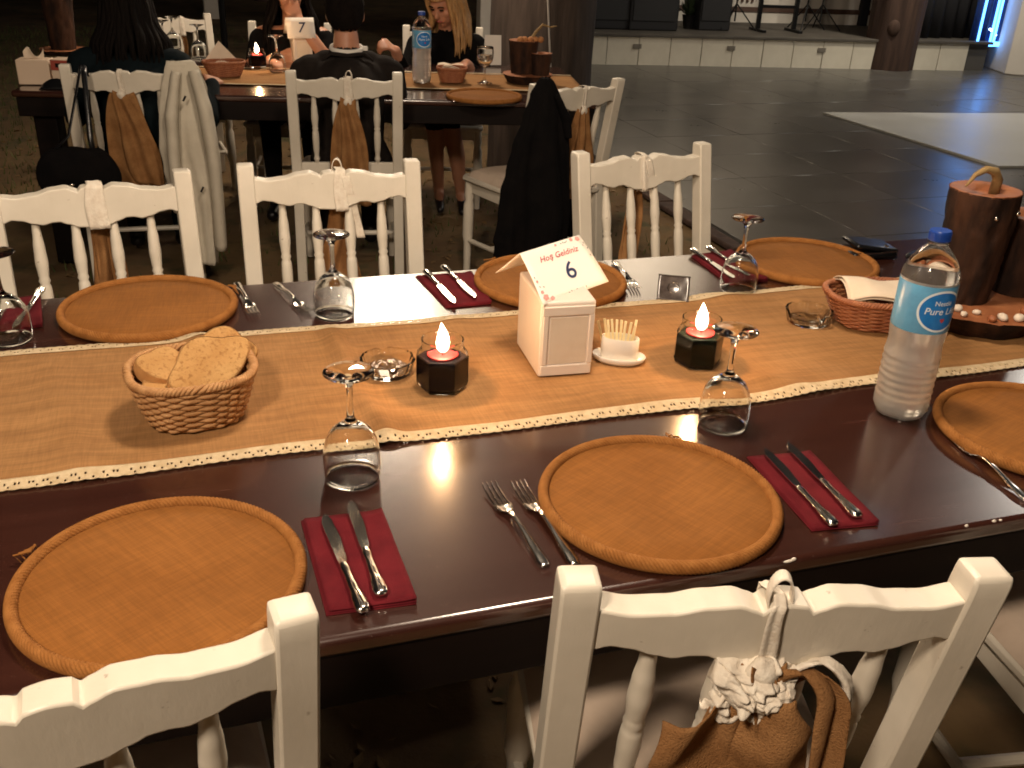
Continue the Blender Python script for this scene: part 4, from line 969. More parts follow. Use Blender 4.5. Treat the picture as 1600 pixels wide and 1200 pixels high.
slab(cp2, .12, .04, 7); L2 = log(cp2, (-.02,.02,.038), .07, .15, 4); log(cp2, (.05,-.04,.038), .05, .10, 5)
MB().tube([(.0,0,.18),(.03,-.01,.23),(.06,-.01,.26),(.10,-.01,.25),(.13,-.01,.255)], [.008,.007,.006,.004,.002], 7).build('dried_twig', X['stem'], cp2)
for k in range(5): MB().ell((-.05+.025*k,-.02+.01*(k%2),.195), (.016,.016,.014), 10, 8).build('dried_pod', X['flower'], cp2)
cp3 = empty('log_centrepiece', onz(101,84,T+.0005), 0, 'dark log vase with orange dried flowers at the end of the guests table', 'centrepiece', 'rustic log centrepieces')
L3 = log(cp3, (0,0,.02), .074, .26, 9); slab(cp3, .12, .024, 11)
for k in range(12):
    t = rnd.uniform(0,6.3); rr = rnd.uniform(0,.055); p = Vector((rr*cos(t),rr*sin(t),.30+rnd.uniform(0,.06)))
    MB().tube([(0,0,.265),tuple(p)], .003, 5).build('stalk', X['stem'], cp3); MB().ell(p, (.022,.022,.016), 10, 6).build('flower_head', X['flower'], cp3)

# ------------------------------------------------------------------ small dark things on the laid table
a = onz(1362,402,T)
w_ = empty('wallet', (a.x,a.y+.02,T+.0008), A(-8), 'black leather wallet lying beyond the charger next to the bottle', 'wallet')
boxo('lower_leaf', (0,0,.008), (.115,.085,.015), X['black'], w_, bevel=.006); boxo('upper_leaf', (.006,.004,.024), (.112,.082,.012), X['black'], w_, bevel=.006, m=Matrix.Rotation(A(7),3,'Y'))
MB().tube([(-.05,-.044,.016),(0,-.046,.018),(.05,-.044,.022)], .002, 6).build('zip', X['steel'], w_); MB().lathe([(.001,0),(.005,0),(.005,.004),(.001,.005)],12).build('press_stud', X['steel'], w_).location = (.03,-.03,.029)
k_ = empty('key_fob', (a.x+.10,a.y-.03,T+.0008), A(30), 'small black key fob with a chrome ring beside the wallet', 'key fob')
boxo('fob', (0,0,.007), (.05,.03,.013), X['black'], k_, bevel=.005); MB().tube([(.032+.012*cos(t*pi/8),.012*sin(t*pi/8),.003) for t in range(16)], .0014, 6, closed=True).build('ring', X['steel'], k_)
a0, a1 = onz(1023,470,T), onz(1078,475,T); d = a1-a0; pk = empty('sachet', ((a0.x+a1.x)/2,(a0.y+a1.y)/2,T+.001), atan2(d.y,d.x), 'square black glossy sachet propped beyond the runner', 'sachet')
R_ = Matrix.Rotation(A(-48),3,'X')
MB().grid(lambda u, v: tuple(R_ @ Vector(((u-.5)*.066, .006*sin(pi*u)*sin(pi*v), v*.062))+Vector((0,0,.001))), 14, 14).build('pouch', X['packet'], pk, smooth=180, solid=.003)
for v in (.04,.96): MB().tube([R_ @ Vector(((u-.5)*.068,-.002,v*.062))+Vector((0,0,.0012)) for u in (0,.5,1)], .0013, 5).build('seam', X['packet'], pk)
MB().tube([tuple(R_ @ Vector((.012*cos(t*pi/10),-.004,.031+.012*sin(t*pi/10)))) for t in range(20)], .0007, 5, closed=True).build('ring_print', X['steel'], pk)

# ------------------------------------------------------------------ bows on the chairs
def bow(ch, xo, label, side=1, tails=((-.012,.07,.34,0),(.02,.06,.30,1)), loop=True, crumple=0, band=.020, hang_band=0, z0=.80, mats=('white_lace','bow')):
    r = empty('burlap_bow', ch.location, ch.rotation_euler.z, label, 'bow', 'burlap and lace bows on the chairs')
    zt, zb_ = .882, .783
    yf = lambda z: yb(z)+.010
    path = [(zb_-.002, -.0), (zb_, -.0205), ((zb_+zt)/2, -.0212), (zt-.004, -.0205), (zt, -.006), (zt+.001, .006), (zt-.004,.0205), ((zb_+zt)/2,.0215), (zb_,.021), (zb_-.002,0)]
    def bf(u, v):
        i = min(int(v*9), 8); f = v*9-i; z = lerp(path[i][0],path[i+1][0],f); y = lerp(path[i][1],path[i+1][1],f)
        return (xo+(u-.5)*band*(1+.25*sin(v*9))+.002*sin(v*20), yf(z)+y+.0014*sin(u*9), z)
    MB().grid(bf, 8, 54).build('lace_band', X[mats[0]], r, smooth=180, solid=.0012)
    m = MB().ell((0,0,0), (.017,.012,.019), 18, 12); m.v = [tuple(Vector(p)*(1+.25*noise.noise(Vector(p)*90+Vector((xo*50,0,0))))) for p in m.v]
    m.build('knot', X[mats[0]], r, smooth=180, loc=(xo+.003, yf(.80)+side*.028, .79))
    if loop:
        m = MB()
        def lf_(u, v):
            t = -pi*.15+pi*1.3*v; return (xo-.004+.012*cos(t)+(u-.5)*.003, yf(.88)+(u-.5)*.016+.004, .876+.024*sin(t)*1.0+.004)
        MB().grid(lf_, 5, 18).build('loop', X[mats[0]], r, smooth=180, solid=.0018)
    for k, (dx, wd, L_, sd) in enumerate(tails):
        def tf(u, v):
            w2 = lerp(.45*wd, wd, min(1,v*1.8)**.7); x = xo+dx*v*2+(u-.5)*w2+.006*sin(v*7+sd*2)
            y = yf(.79)+side*(.026+.012*sd+.010*sin(u*11+sd*3+v*2.5)*min(1,.25+v*3))-.10*v*L_*(1 if side > 0 else 1)*.8
            return (x, y, z0-L_*v-.012*sin(u*3+sd))
        MB().grid(tf, 22, 30).build('tail', X[mats[1]], r, smooth=180, solid=.0016)
    if hang_band:
        def hb(u, v): return (xo+.012+.035*v+(u-.5)*.022, yf(.86)-.020-.004*sin(v*6)-.03*v*hang_band, .868-hang_band*v)
        MB().grid(hb, 6, 24).build('lace_tail', X[mats[0]], r, smooth=180, solid=.0012)
    if crumple:
        def crl(u, v):
            a_ = u-.5; b_ = v-.5; e_ = 1+.25*noise.noise(Vector((u*4,v*4,9))); n1 = noise.noise(Vector((u*3.2+2*v,v*2.6,1))); n2 = noise.noise(Vector((u*7,v*7+u*3,4))); n3 = noise.noise(Vector((u*15,v*15,7)))
            return (xo+crumple+a_*.086*e_+.010*n2, yf(.76)+side*(.050+.030*(abs(n1)-.2)+.016*abs(n2)+.006*n3-.10*(a_*a_+b_*b_)), .768-b_*.080*e_+.010*n1)
        MB().grid(crl, 60, 60).build('crumpled_lace', X[mats[0]], r, smooth=180, solid=.0012)
        sg = -1 if side > 0 else 1
        outl = [(0,.100,-.030),(.18,.112,-.060),(.34,.075,-.068),(.6,.062,-.070),(1,.070,-.085)]     # v, left reach, right reach (as seen from behind)
        def fl(u, v):
            l = interp([(a_,b_) for a_,b_,_ in outl], v); rr_ = interp([(a_,c_) for a_,_,c_ in outl], v); x = lerp(l, rr_, u)
            k = .010+.016*v
            return (xo+x, yf(.74)+side*(.046+k*sin(u*9+v*3)+.008*sin(v*14+u*7)+.004*noise.noise(Vector((u*9,v*9,1)))), .748-.30*v+.030*(u-.3)*(1-v)-.010*sin(u*8)*v)
        MB().grid(fl, 44, 44).build('wide_tail', X[mats[1]], r, smooth=180, solid=.0018)
        def sst(v): t_ = min(1, v*5); return t_*t_*(3-2*t_)
        def fr(u, v): return (xo-.022-.046*sst(v)-.008*sin(v*3)-(u-.5)*.034+.003*sin(u*9+v*6), yf(.74)+side*(.034+.018*sst(v)+.008*sin(u*6+v*3)), .772+.022*sin(pi*min(1,v*4))-.30*max(0,v-.10)-.014*(u-.5))
        MB().grid(fr, 16, 40).build('side_band', X[mats[1]], r, smooth=180, solid=.0018)
        def fw_(u, v): return (xo-.030-.056*sst(v)-.008*sin(v*3)-(u-.5)*.014, yf(.74)+side*(.030+.014*sst(v)+.006*sin(u*5)), .778+.026*sin(pi*min(1,v*4))-.30*max(0,v-.10))
        MB().grid(fw_, 6, 30).build('lace_border', X[mats[0]], r, smooth=180, solid=.0016)
    return r
bow(c2, .012, 'crumpled burlap and lace bow on the chair by the paired forks', crumple=.006, tails=((.01,.10,.36,0),(-.03,.06,.32,1)), band=.016)
bow(c1, .062, 'burlap bow just showing on the chair by the largest charger', tails=((.02,.09,.34,0),(.07,.07,.30,1)), z0=.79, loop=False)
bow(c4, .010, 'burlap bow with a puffed lace knot behind the bread basket', tails=((.01,.085,.36,0),(.02,.06,.34,1)), band=.036, loop=False)
bow(c5, .022, 'burlap bow on the chair before the suited guest', tails=((-.012,.09,.32,0),(.012,.07,.36,1)), band=.026, hang_band=.16)
bow(c6, -.002, 'burlap bow with a lace end hanging forward beside the black coat', tails=((-.008,.055,.36,0),(-.012,.045,.36,1)), band=.018, hang_band=.13, loop=False)
bow(c7, .012, 'burlap bow on the chair with the beige jacket', tails=((-.01,.19,.42,0),(-.03,.12,.36,1)), band=.018, loop=False)
bow(c8, -.012, 'burlap bow on the suited guest\'s chair back', tails=((.02,.12,.40,0),(-.014,.11,.42,1)), band=.030, loop=True)
bow(c9, -.02, 'burlap bow on the chair under the long black coat', tails=((-.01,.12,.36,0),(.015,.08,.32,1)), band=.016, loop=False)
bow(c10, .06, 'lace bow on the empty chair across the guests table', tails=((-.01,.06,.30,0),), band=.02, loop=False)

# ------------------------------------------------------------------ garments hung over chairs
def garment(name, rows, depth, mat, label, cat, thick=.05, nf=7, parts=(), seed=0, base=None):
    """rows: (v, u_left, u_right) pixel rows turned into a hanging closed shell at its own depth"""
    r = empty(name, base, 0, label, cat); nr = 60; nc = 56; vs = []
    tabl = [(v,l) for v,l,_ in rows]; tabr = [(v,q) for v,_,q in rows]; v0, v1 = rows[0][0], rows[-1][0]
    for i in range(nr+1):
        v = lerp(v0,v1,i/nr); L_ = ony(interp(tabl,v), v, depth); R_ = ony(interp(tabr,v), v, depth); c = (L_+R_)/2; hw_ = (R_-L_).length/2; ax = (R_-L_).normalized(); nrm = Vector((-ax.y,ax.x,0))
        g = i/nr
        for k in range(nc):
            t = 2*pi*k/nc; fold = 1+.42*min(1,g*2.5)*sin(nf*t+seed+1.3*sin(g*4+seed))+.15*min(1,g*3)*sin(13*t+seed+2*sin(g*5))+.12*noise.noise(Vector((t*2,g*5,seed)))
            y = sin(t)*thick*(.35+.65*g)*fold; vs.append(c+ax*(hw_*cos(t)*(1+.03*noise.noise(Vector((t,g*6,seed)))))+nrm*y+Vector((0,0,.008*noise.noise(Vector((t*2,g*7,seed+4)))))-Vector(base))
    m = MB().add(vs, [(i*nc+k,i*nc+(k+1)%nc,(i+1)*nc+(k+1)%nc,(i+1)*nc+k) for i in range(nr) for k in range(nc)]+[tuple(range(nc)), tuple(nr*nc+k for k in range(nc))[::-1]])
    m.build('body', mat, r, smooth=180)
    for nm, pts, rad in parts:
        P_ = [ony(u,v,depth+dy)-Vector(base) for u,v,dy in pts]; fine = []; rf = []
        for k in range(40):
            f = k/39*(len(P_)-1); i = min(int(f), len(P_)-2); fine.append(P_[i].lerp(P_[i+1],f-i)); rf.append(lerp(rad[i],rad[i+1],f-i)*(1+.07*noise.noise(Vector((k*.25,seed,0)))))
        MB().tube(fine, rf, 14, flat=.6).build(nm, mat, r, smooth=180)
    return r
jk = garment('jacket', [(96,260,304),(112,256,314),(140,251,324),(180,248,332),(225,249,338),(265,256,344),(300,266,346),(350,280,340),(410,286,342)], 4.035, X['beigecloth'], 'beige denim jacket hanging from the chair post of the woman in teal', 'jacket', thick=.045, nf=5, base=(-.02,4.035,0),
   parts=[('sleeve', [(302,110,-.05),(320,170,-.07),(333,240,-.07),(340,310,-.06),(346,388,-.05)], [.034,.046,.044,.040,.040]), ('sleeve', [(275,112,-.03),(268,180,-.05),(272,250,-.05),(280,330,-.05)], [.03,.042,.040,.036])])
for (u,v) in ((290,150),(318,292)): MB().tube([ony(u,v,3.955)-Vector((-.02,4.035,0)), ony(u-4,v+8,3.955)-Vector((-.02,4.035,0))], .004, 6).build('buttonhole', X['black'], jk)
cb_ = garment('coat', [(122,846,860),(130,838,868),(150,828,876),(185,816,884),(230,800,889),(270,790,890),(300,782,890),(340,777,890),(380,770,886),(382,773,884),(430,768,880)], 3.50, X['blackcloth'], 'long black coat draped over the sideways chair down to the ground', 'coat', thick=.05, nf=5, seed=2, base=(1.33,3.50,0),
   parts=[('sleeve', [(870,150,-.03),(884,185,-.02),(888,215,-.02)], [.018,.028,.02])])

# ------------------------------------------------------------------ things on the guests' table
def rf2(u, v):
    s_ = lerp(-.0,2.42,u); t_ = lerp(.26,.74,v)+.006*sin(s_*6); p = t2(s_,t_,T+.002+.0025*(frac((s_,t_,0),4,2)+.6)); return p-p2
rn2 = empty('table_runner', p2, 0, 'burlap runner down the middle of the guests table', 'table runner'); MB().grid(rf2, 120, 24).build('cloth', X['burlap'], rn2, smooth=180, solid=.0012, off=1)
for tt in (.255,.745): MB().grid(lambda u, v: t2(2.42*u, tt+(v-.5)*.018+.006*sin(2.42*u*6), T+.0078)-p2, 160, 3).build('lace_edging', X['lace'], rn2, smooth=180, solid=.001, off=1)
Z2 = T+.0075
def at2(u, v): p = onz(u, v, T); return Vector((p.x,p.y,0))
cq = candle((403,108), X['wax'], 'lit candle in a dark jar between the guests'); cq.location.z = Z2
b3 = copy_tree(bk2); p = at2(352,122); b3.location = (p.x,p.y,Z2); b3.rotation_euler.z = A(10); b3.scale = (.82,.82,1); tag(b3, 'reddish wicker basket with a pointed napkin beside the woman in teal', 'basket')
b4 = copy_tree(bk2); p = at2(706,131); b4.location = (p.x,p.y,Z2); b4.rotation_euler.z = A(-12); b4.scale = (.62,.8,1); tag(b4, 'wicker basket with a crumpled napkin in front of the blond guest', 'basket')
p = at2(346,118); r = empty('paper_napkin', (p.x,p.y,Z2+.05), A(10), 'pointed paper napkin rising from the basket near the woman in teal', 'napkin')
MB().add([(-.085,-.02,0),(.085,-.02,0),(.0,.0,.095),(-.06,.05,0),(.06,.05,0)], [(0,1,2),(1,4,2),(4,3,2),(3,0,2)]).build('fold', X['tissue'], r, solid=.001, smooth=0)
p = at2(704,126); fold_napkin((p.x,p.y,Z2+.050), A(-10), .12, .09, .022, 'crumpled paper napkin in the basket before the blond guest')
for uv, lab in (((434,112),'upturned wine glass beside the number seven card'),((272,76),'upturned wine glass before the empty chair, next to the woman in teal'),((312,92),'upturned wine glass near the pointed napkin'),((258,84),'upturned wine glass half hidden by the woman in teal')):
    goblet(uv, Z2, lab)
goblet((757,131), Z2, 'upright wine glass with pale drink beside the log centrepiece', up=True)
p = at2(757,131); o = MB().lathe([(.001,.086),(.010,.087),(.020,.092),(.028,.100),(.033,.112),(.0345,.122),(.001,.1222)], 24).build('drink', X['water'], smooth=60); o.location = (p.x,p.y,Z2); tag(o, 'pale drink inside the upright wine glass', 'drink')
lay(FK, fu, (712,161), (694,147), T, 'steel fork lying beside the charger on the guests table', 'fork', gf)
d7 = copy_tree(nh); p = at2(474,100); d7.location = (p.x-.045,p.y,Z2); d7.rotation_euler.z = A(4); d7.scale = (1,1,.93); tag(d7, 'white napkin dispenser under the number seven card', 'napkin dispenser')
c7_ = empty('number_card', (p.x-.045,p.y,Z2), A(4), 'white card with black number seven on the guests table', 'card')
def c7f(u, v, off=0): q = Vector((-.035,-.012,.215)).lerp(Vector((.105,-.012,.215)),u).lerp(Vector((-.03,-.030,.118)).lerp(Vector((.11,-.030,.118)),u), v); return q+Vector((0,-off,off*.2))
MB().grid(lambda u, v: c7f(u,v), 4, 4).build('front_leaf', X['paper'], c7_, solid=.0008)
MB().add([(-.035,-.011,.214),(.105,-.011,.214),(.11,.09,.13),(-.03,.09,.13)], [(0,1,2,3)]).build('back_leaf', X['paper'], c7_, solid=.0008)
text_obj('number_lettering', '7', .070, X['ink_blue'], c7_, lambda co: c7f(.5+co.x/.14, .5-co.y/.10, .0015), shear=.2)
# boxes at the table end
p = t2(.0,.13,T+.0006); r = empty('tissue_box', p, N2+A(4), 'white tissue box with a crumpled tuft at the end of the guests table', 'box')
boxo('carton', (.055,.05,.052), (.13,.09,.10), X['cream'], r, bevel=.004)
MB().grid(lambda u, v: (.055+(u-.5)*.08, .05+.012*sin(u*9)*v, .102+.045*v*(.6+.4*sin(u*7))), 14, 8).build('tissue', X['tissue'], r, smooth=180, solid=.001)
p = t2(.145,.12,T+.0006); r = empty('printed_box', p, N2-A(4), 'small carton with a red printed band beside the tissue box', 'box')
boxo('carton', (.05,.04,.055), (.125,.08,.108), X['cream'], r, bevel=.003); boxo('red_band', (.042,-.0015,.086), (.105,.003,.040), X['boxred'], r, bevel=.0005)
for x in (.02,.065): boxo('window', (x,-.0035,.086), (.022,.003,.016), X['black'], r, bevel=.0005)
p = t2(.125,.04,T+.0006); r = empty('sunglasses_case', p, N2, 'black curved spectacle case in front of the cartons', 'case')
MB().grid(lambda u, v: (.0+.13*(u-.2), .055*sin(pi*v)*.5, .001+.040*sin(pi*u)**.6*sin(pi*v)), 20, 12).build('lid', X['black'], r, smooth=180, solid=.002)
boxo('tray', (.039,.02,.005), (.12,.035,.009), X['black'], r, bevel=.004)
p = at2(770,104); r = empty('menu_card', (p.x,p.y,Z2), A(-6), 'blank white menu card standing behind the upright glass', 'card')
boxo('leaf', (0,0,.075), (.085,.0016,.148), X['paper'], r, bevel=.0003, m=Matrix.Rotation(A(-8),3,'X')); boxo('leaf', (0,.03,.074), (.085,.0016,.148), X['paper'], r, bevel=.0003, m=Matrix.Rotation(A(10),3,'X'))
p = at2(602,112); r = empty('phone', (p.x,p.y,T+.0006), A(-20), 'black phone lying on the guests table near the bottle', 'phone')
boxo('case', (0,0,.005), (.15,.075,.009), X['black'], r, bevel=.004); boxo('screen', (0,0,.0103), (.14,.068,.001), X['packet'], r, bevel=.0003)
# black handbag hung on the chair of the woman in teal
hb0 = ony(122,262,3.93); r = empty('handbag', (hb0.x,3.93,hb0.z-.17), A(-5), 'black handbag with long strap hung from the jacket chair', 'handbag')
m = MB().ell((0,0,.15), (.150,.05,.12), 28, 18); m.v = [(x*(1.12-.25*(z/.3)), y+.012*noise.noise(Vector((x*14,z*14,2))), min(z,.24)+.010*noise.noise(Vector((x*16,1,z*9)))) for x,y,z in m.v]; m.build('pouch', X['blackcloth'], r, smooth=180)
tp0 = ony(124,108,4.03)-Vector((hb0.x,3.93,hb0.z-.17))
for dx in (-.09,.06): MB().tube([(dx,0,.22),(dx*.5+tp0.x*.5,.03,tp0.z*.55),(tp0.x+dx*.12,tp0.y-.012,tp0.z-.02),(tp0.x+dx*.1,tp0.y+.03,tp0.z+.006),(tp0.x+dx*.1,tp0.y+.06,tp0.z-.03)], .010, 8, flat=.4).build('strap', X['black'], r, smooth=180)
MB().ell((-.02,-.06,.12), (.010,.005,.007), 10, 6).build('clasp', X['steel'], r)

# ------------------------------------------------------------------ the guests
def body(name, prims, classify, mats, loc, rz, label, vox=.0075):
    m = MB()
    for p in prims:
        if p[0] == 'c': m.cap2(*p[1:])
        elif p[0] == 'e': m.ell(p[1], p[2], 22, 16, p[3] if len(p) > 3 else None)
    me = m.mesh(name); bm = bmesh.new(); bm.from_mesh(me); bmesh.ops.recalc_face_normals(bm, faces=bm.faces); bm.to_mesh(me); bm.free()
    t = bpy.data.objects.new('tmp', me); COL.objects.link(t)
    md = t.modifiers.new('r','REMESH'); md.mode = 'VOXEL'; md.voxel_size = vox; md.adaptivity = 0
    md = t.modifiers.new('s','SMOOTH'); md.factor = .5; md.iterations = 5
    bpy.context.view_layer.update()
    me2 = bpy.data.meshes.new_from_object(t.evaluated_get(bpy.context.evaluated_depsgraph_get())); bpy.data.objects.remove(t)
    me2.materials.clear()
    for q in mats: me2.materials.append(q)
    for p in me2.polygons: p.use_smooth = True; p.material_index = classify(p.center)
    o = bpy.data.objects.new(name, me2); COL.objects.link(o); o.location = loc; o.rotation_euler = (0,0,rz); tag(o, label, 'person'); return o
def hand(prims, wrist, d, up, s=1.0, curl=.5, thumb=1):
    w0 = Vector(wrist); d = Vector(d).normalized(); up = Vector(up); up = (up-d*up.dot(d)).normalized(); sd = d.cross(up)
    for k in range(4):
        b = w0+d*.02*s+sd*((k-1.5)*.014*s); kn = w0+d*.085*s+sd*((k-1.5)*.019*s); prims.append(('c', b, kn, .013*s, .010*s))
        L1, L2 = (.036,.042,.040,.030)[k]*s, (.030,.036,.034,.026)[k]*s
        k2 = kn+(d*cos(curl)-up*sin(curl))*L1; k3 = k2+(d*cos(curl*2.3)-up*sin(curl*2.3))*L2; prims.append(('c', kn, k2, .0098*s, .0088*s)); prims.append(('c', k2, k3, .0088*s, .0072*s))
    t0 = w0+d*.025*s-sd*.02*s*thumb; t1 = t0+(d*.7-sd*.65*thumb)*.045*s; t2_ = t1+(d*.95-up*.3)*.032*s; prims.append(('c', t0, t1, .013*s, .011*s)); prims.append(('c', t1, t2_, .0105*s, .008*s))
def head(prims, c, f, s=1.0, face=True):
    c = Vector(c); f = Vector(f).normalized(); r = Vector((f.y,-f.x,0)).normalized(); u = r.cross(f); Mx = Matrix((r, f, u)).transposed()
    T_ = lambda x, y, z: c+Mx @ Vector((x,y,z))*s
    prims.append(('e', T_(0,-.012,.022), (.076*s,.094*s,.090*s), Mx)); prims.append(('e', T_(0,.022,-.045), (.058*s,.066*s,.068*s), Mx)); prims.append(('c', T_(0,.055,-.092), T_(0,.050,-.080), .022*s, .03*s))
    prims.append(('c', T_(0,.084,.012), T_(0,.104,-.028), .010*s, .0145*s)); prims.append(('c', T_(-.03,.076,.028), T_(.03,.076,.028), .016*s, .016*s))
    prims.append(('c', T_(-.018,.080,-.060), T_(.018,.080,-.060), .011*s, .011*s))
    for q in (-1,1): prims.append(('e', T_(q*.077,-.005,-.008), (.011*s,.020*s,.032*s), Mx)); prims.append(('e', T_(q*.038,.058,-.025), (.024*s,.02*s,.022*s), Mx))
    return T_, Mx
def face_parts(o, T_, s=1.0):
    m = MB()
    for q in (-1,1):
        MB().ell(T_(q*.031,.083,.006), (.0125*s,.006*s,.0055*s), 12, 8).build('eye', X['eye'], o)
        MB().tube([T_(q*.016,.094,.026),T_(q*.032,.093,.031),T_(q*.050,.082,.025)], .0035*s, 6).build('eyebrow', X['hairbrown'], o)
    MB().tube([T_(-.022,.088,-.060),T_(0,.094,-.057),T_(.022,.088,-.060)], [.002,.0055,.002], 8).build('lips', X['lip'], o)
def cap_hair(name, o, T_, mat, s=1.0, cut=lambda p: True, grow=1.0, jag=.05, seed=0):
    m = MB().ell((0,0,0), (1,1,1), 56, 40); 
    def f(p): 
        x,y,z = p; k = 1+jag*noise.noise(Vector((x*3,y*3,z*3+seed)))+jag*.5*noise.noise(Vector((x*14,y*14,z*4+seed)))
        return (x*.086*grow*k, -.012+y*.106*grow*k, .018+z*.104*grow*k)
    keep = [p for p in m.v]; v2 = [f(p) for p in m.v]; fs = [q for q in m.f if cut(sum((Vector(v2[i]) for i in q), Vector())/len(q))]
    MB().add([T_(*p) for p in v2], fs).build(name, mat, o, smooth=180, solid=.004*s, off=1)
def long_hair(o, T_, mat, Mx, s=1.0, L=.30, n=70, seed=0, ang=(20,340), spread=.1, part=.0, gz=-1, fall=.05):
    rr = random.Random(seed); m = MB(); down = Mx.transposed() @ Vector((0,0,-1))
    for k in range(n):
        a = radians(lerp(ang[0],ang[1],(k+.5)/n)+rr.uniform(-5,5)); L_ = L*rr.uniform(.82,1.08); q = rr.uniform(.90,1.07)
        st_ = Vector((.02*cos(a+pi/2)*q, -.01, .118)); side = Vector((sin(a)*.088*q, cos(a)*.104*q-.012, .035))
        low = Vector((sin(a)*(.086+fall*.4)*q, cos(a)*(.098+fall*.4)*q-.014, -.07)); 
        P0 = [st_, (st_+side)/2+Vector((sin(a)*.028,cos(a)*.034,.036)), side, low]
        end = low+down*L_*.5+Vector((sin(a)*fall,cos(a)*fall*.6,0)); end2 = low+down*L_+Vector((sin(a)*fall*1.1+rr.uniform(-.012,.012),cos(a)*fall*.7,0))
        P0 += [end, end2]; pts = []
        for i in range(26):
            f_ = i/25*(len(P0)-1); j = min(int(f_),len(P0)-2); t = f_-j; p0 = P0[max(j-1,0)]; p1 = P0[j]; p2_ = P0[j+1]; p3 = P0[min(j+2,len(P0)-1)]
            pts.append(T_(*(.5*((2*p1)+(p2_-p0)*t+(2*p0-5*p1+4*p2_-p3)*t*t+(3*p1-p0-3*p2_+p3)*t**3)))+Vector((.004*sin(i*.5+k),.004*cos(i*.6+k*2),0)))
        m.tube(pts, [s*(.009+.006*sin(pi*min(1,i/20)))*(1 if i < 20 else max(.12,(26-i)/6)) for i in range(26)], 6)
    m.build('hair', mat, o, smooth=180)
Z = .0
# man in the dark suit, seen from behind
pr = [('e',(0,.02,.50),(.175,.13,.10)),('c',(0,.02,.52),(0,.07,.76),.135,.155),('e',(-.075,.10,.80),(.10,.105,.105)),('e',(.075,.10,.80),(.10,.105,.105)),('c',(-.155,.12,.855),(.155,.12,.855),.062,.062),('c',(-.09,.125,.885),(.09,.125,.885),.05,.05),('c',(0,.13,.88),(0,.155,.99),.060,.052)]
for q in (-1,1):
    pr += [('c',(q*.185,.12,.845),(q*.225,.16,.64),.056,.047),('c',(q*.225,.16,.64),(q*.15,.40,.795),.046,.034),('c',(q*.09,.03,.50),(q*.10,.43,.51),.082,.062),('c',(q*.10,.43,.50),(q*.10,.40,.09),.058,.042),('c',(q*.10,.38,.055),(q*.11,.54,.045),.040,.034)]
    hand(pr, (q*.15,.40,.795), (-q*.35,1,-.05), (0,0,1), .95, .35, -q)
Th, Mh = head(pr, (0,.165,1.075), (.10,1,-.06), .93)
man = body('person', pr, lambda c: (1 if (c.z > .945 or (c.y > .40 and c.z > .70 and abs(c.x) < .25)) else (2 if c.z < .10 else 0)), [X['suit'],X['skin'],X['shoe']], (.662,4.14,0), N2+A(6), 'guest in a dark suit and white collar, seen from behind at the table')
cap_hair('short_hair', man, Th, X['hairbrown'], .93, lambda p: (p.z > -.016-(.050 if p.y < -.02 else 0)+(.07 if p.y > .05 else 0)+.018*noise.noise(Vector((p.x*90,p.y*90,3)))) and not (abs(p.x) > .07 and -.03 < p.y < .045 and p.z < .03), .99, .03)
m = MB(); col_ = [(.064*cos(t),.138+.062*sin(t),.938+.010*sin(t)) for t in [2*pi*k/36 for k in range(36)]]; m.tube(col_, .0085, 8, closed=True, flat=1.5); m.build('collar', X['shirt'], man, smooth=180)
boxo('collar_tip', (.072,.125,.933), (.030,.014,.034), X['shirt'], man, bevel=.004)
m = MB(); m.tube([(-.105,.055,.90),(-.07,.075,.925),(0,.070,.918),(.07,.075,.925),(.105,.055,.90)], [.006,.012,.013,.012,.006], 8, flat=.7); m.build('lapel_fold', X['suit'], man, smooth=180)
# woman in dark teal with long dark hair
pr = [('e',(0,.0,.50),(.18,.14,.10)),('c',(0,.0,.52),(0,.09,.77),.13,.145),('e',(-.07,.12,.80),(.10,.10,.10)),('e',(.07,.12,.80),(.10,.10,.10)),('c',(-.165,.14,.865),(.165,.14,.865),.062,.062),('c',(-.08,.145,.895),(.08,.145,.895),.05,.05),('c',(0,.15,.89),(0,.17,.99),.052,.047)]
pr += [('c',(.19,.14,.86),(.295,.02,.665),.056,.046),('c',(.295,.02,.665),(.31,.16,.775),.045,.033),('c',(-.19,.14,.86),(-.24,.14,.65),.056,.046),('c',(-.24,.14,.65),(-.12,.38,.79),.045,.032)]
hand(pr, (.312,.165,.778), (-.15,1,.25), (.3,0,1), .92, .55, -1); hand(pr, (-.12,.38,.79), (.5,1,0), (0,0,1), .9, .4, 1)
for q in (-1,1): pr += [('c',(q*.09,.03,.50),(q*.10,.42,.51),.082,.06),('c',(q*.10,.42,.50),(q*.10,.38,.09),.056,.038),('c',(q*.10,.37,.05),(q*.11,.50,.04),.036,.03)]
Th, Mh = head(pr, (0,.19,1.08), (-.25,1,-.12), .93)
wt = body('person', pr, lambda c: (1 if (c.z > .955 or (c.y > .17 and c.z > .70 and c.x > .24) or (c.y > .38 and c.z > .70)) else (2 if c.z < .09 else 0)), [X['teal'],X['skin'],X['shoe']], (-.20,4.27,0), N2+A(6), 'guest with long dark hair in a dark teal sweater, seen from behind')
face_parts(wt, Th, .93); cap_hair('hair_crown', wt, Th, X['hairdark'], .93, lambda p: not (p.y > .05 and p.z < .05), 1.08, .05); long_hair(wt, Th, X['hairdark'], Mh, .95, .20, 80, 3, (55,305), fall=.05)
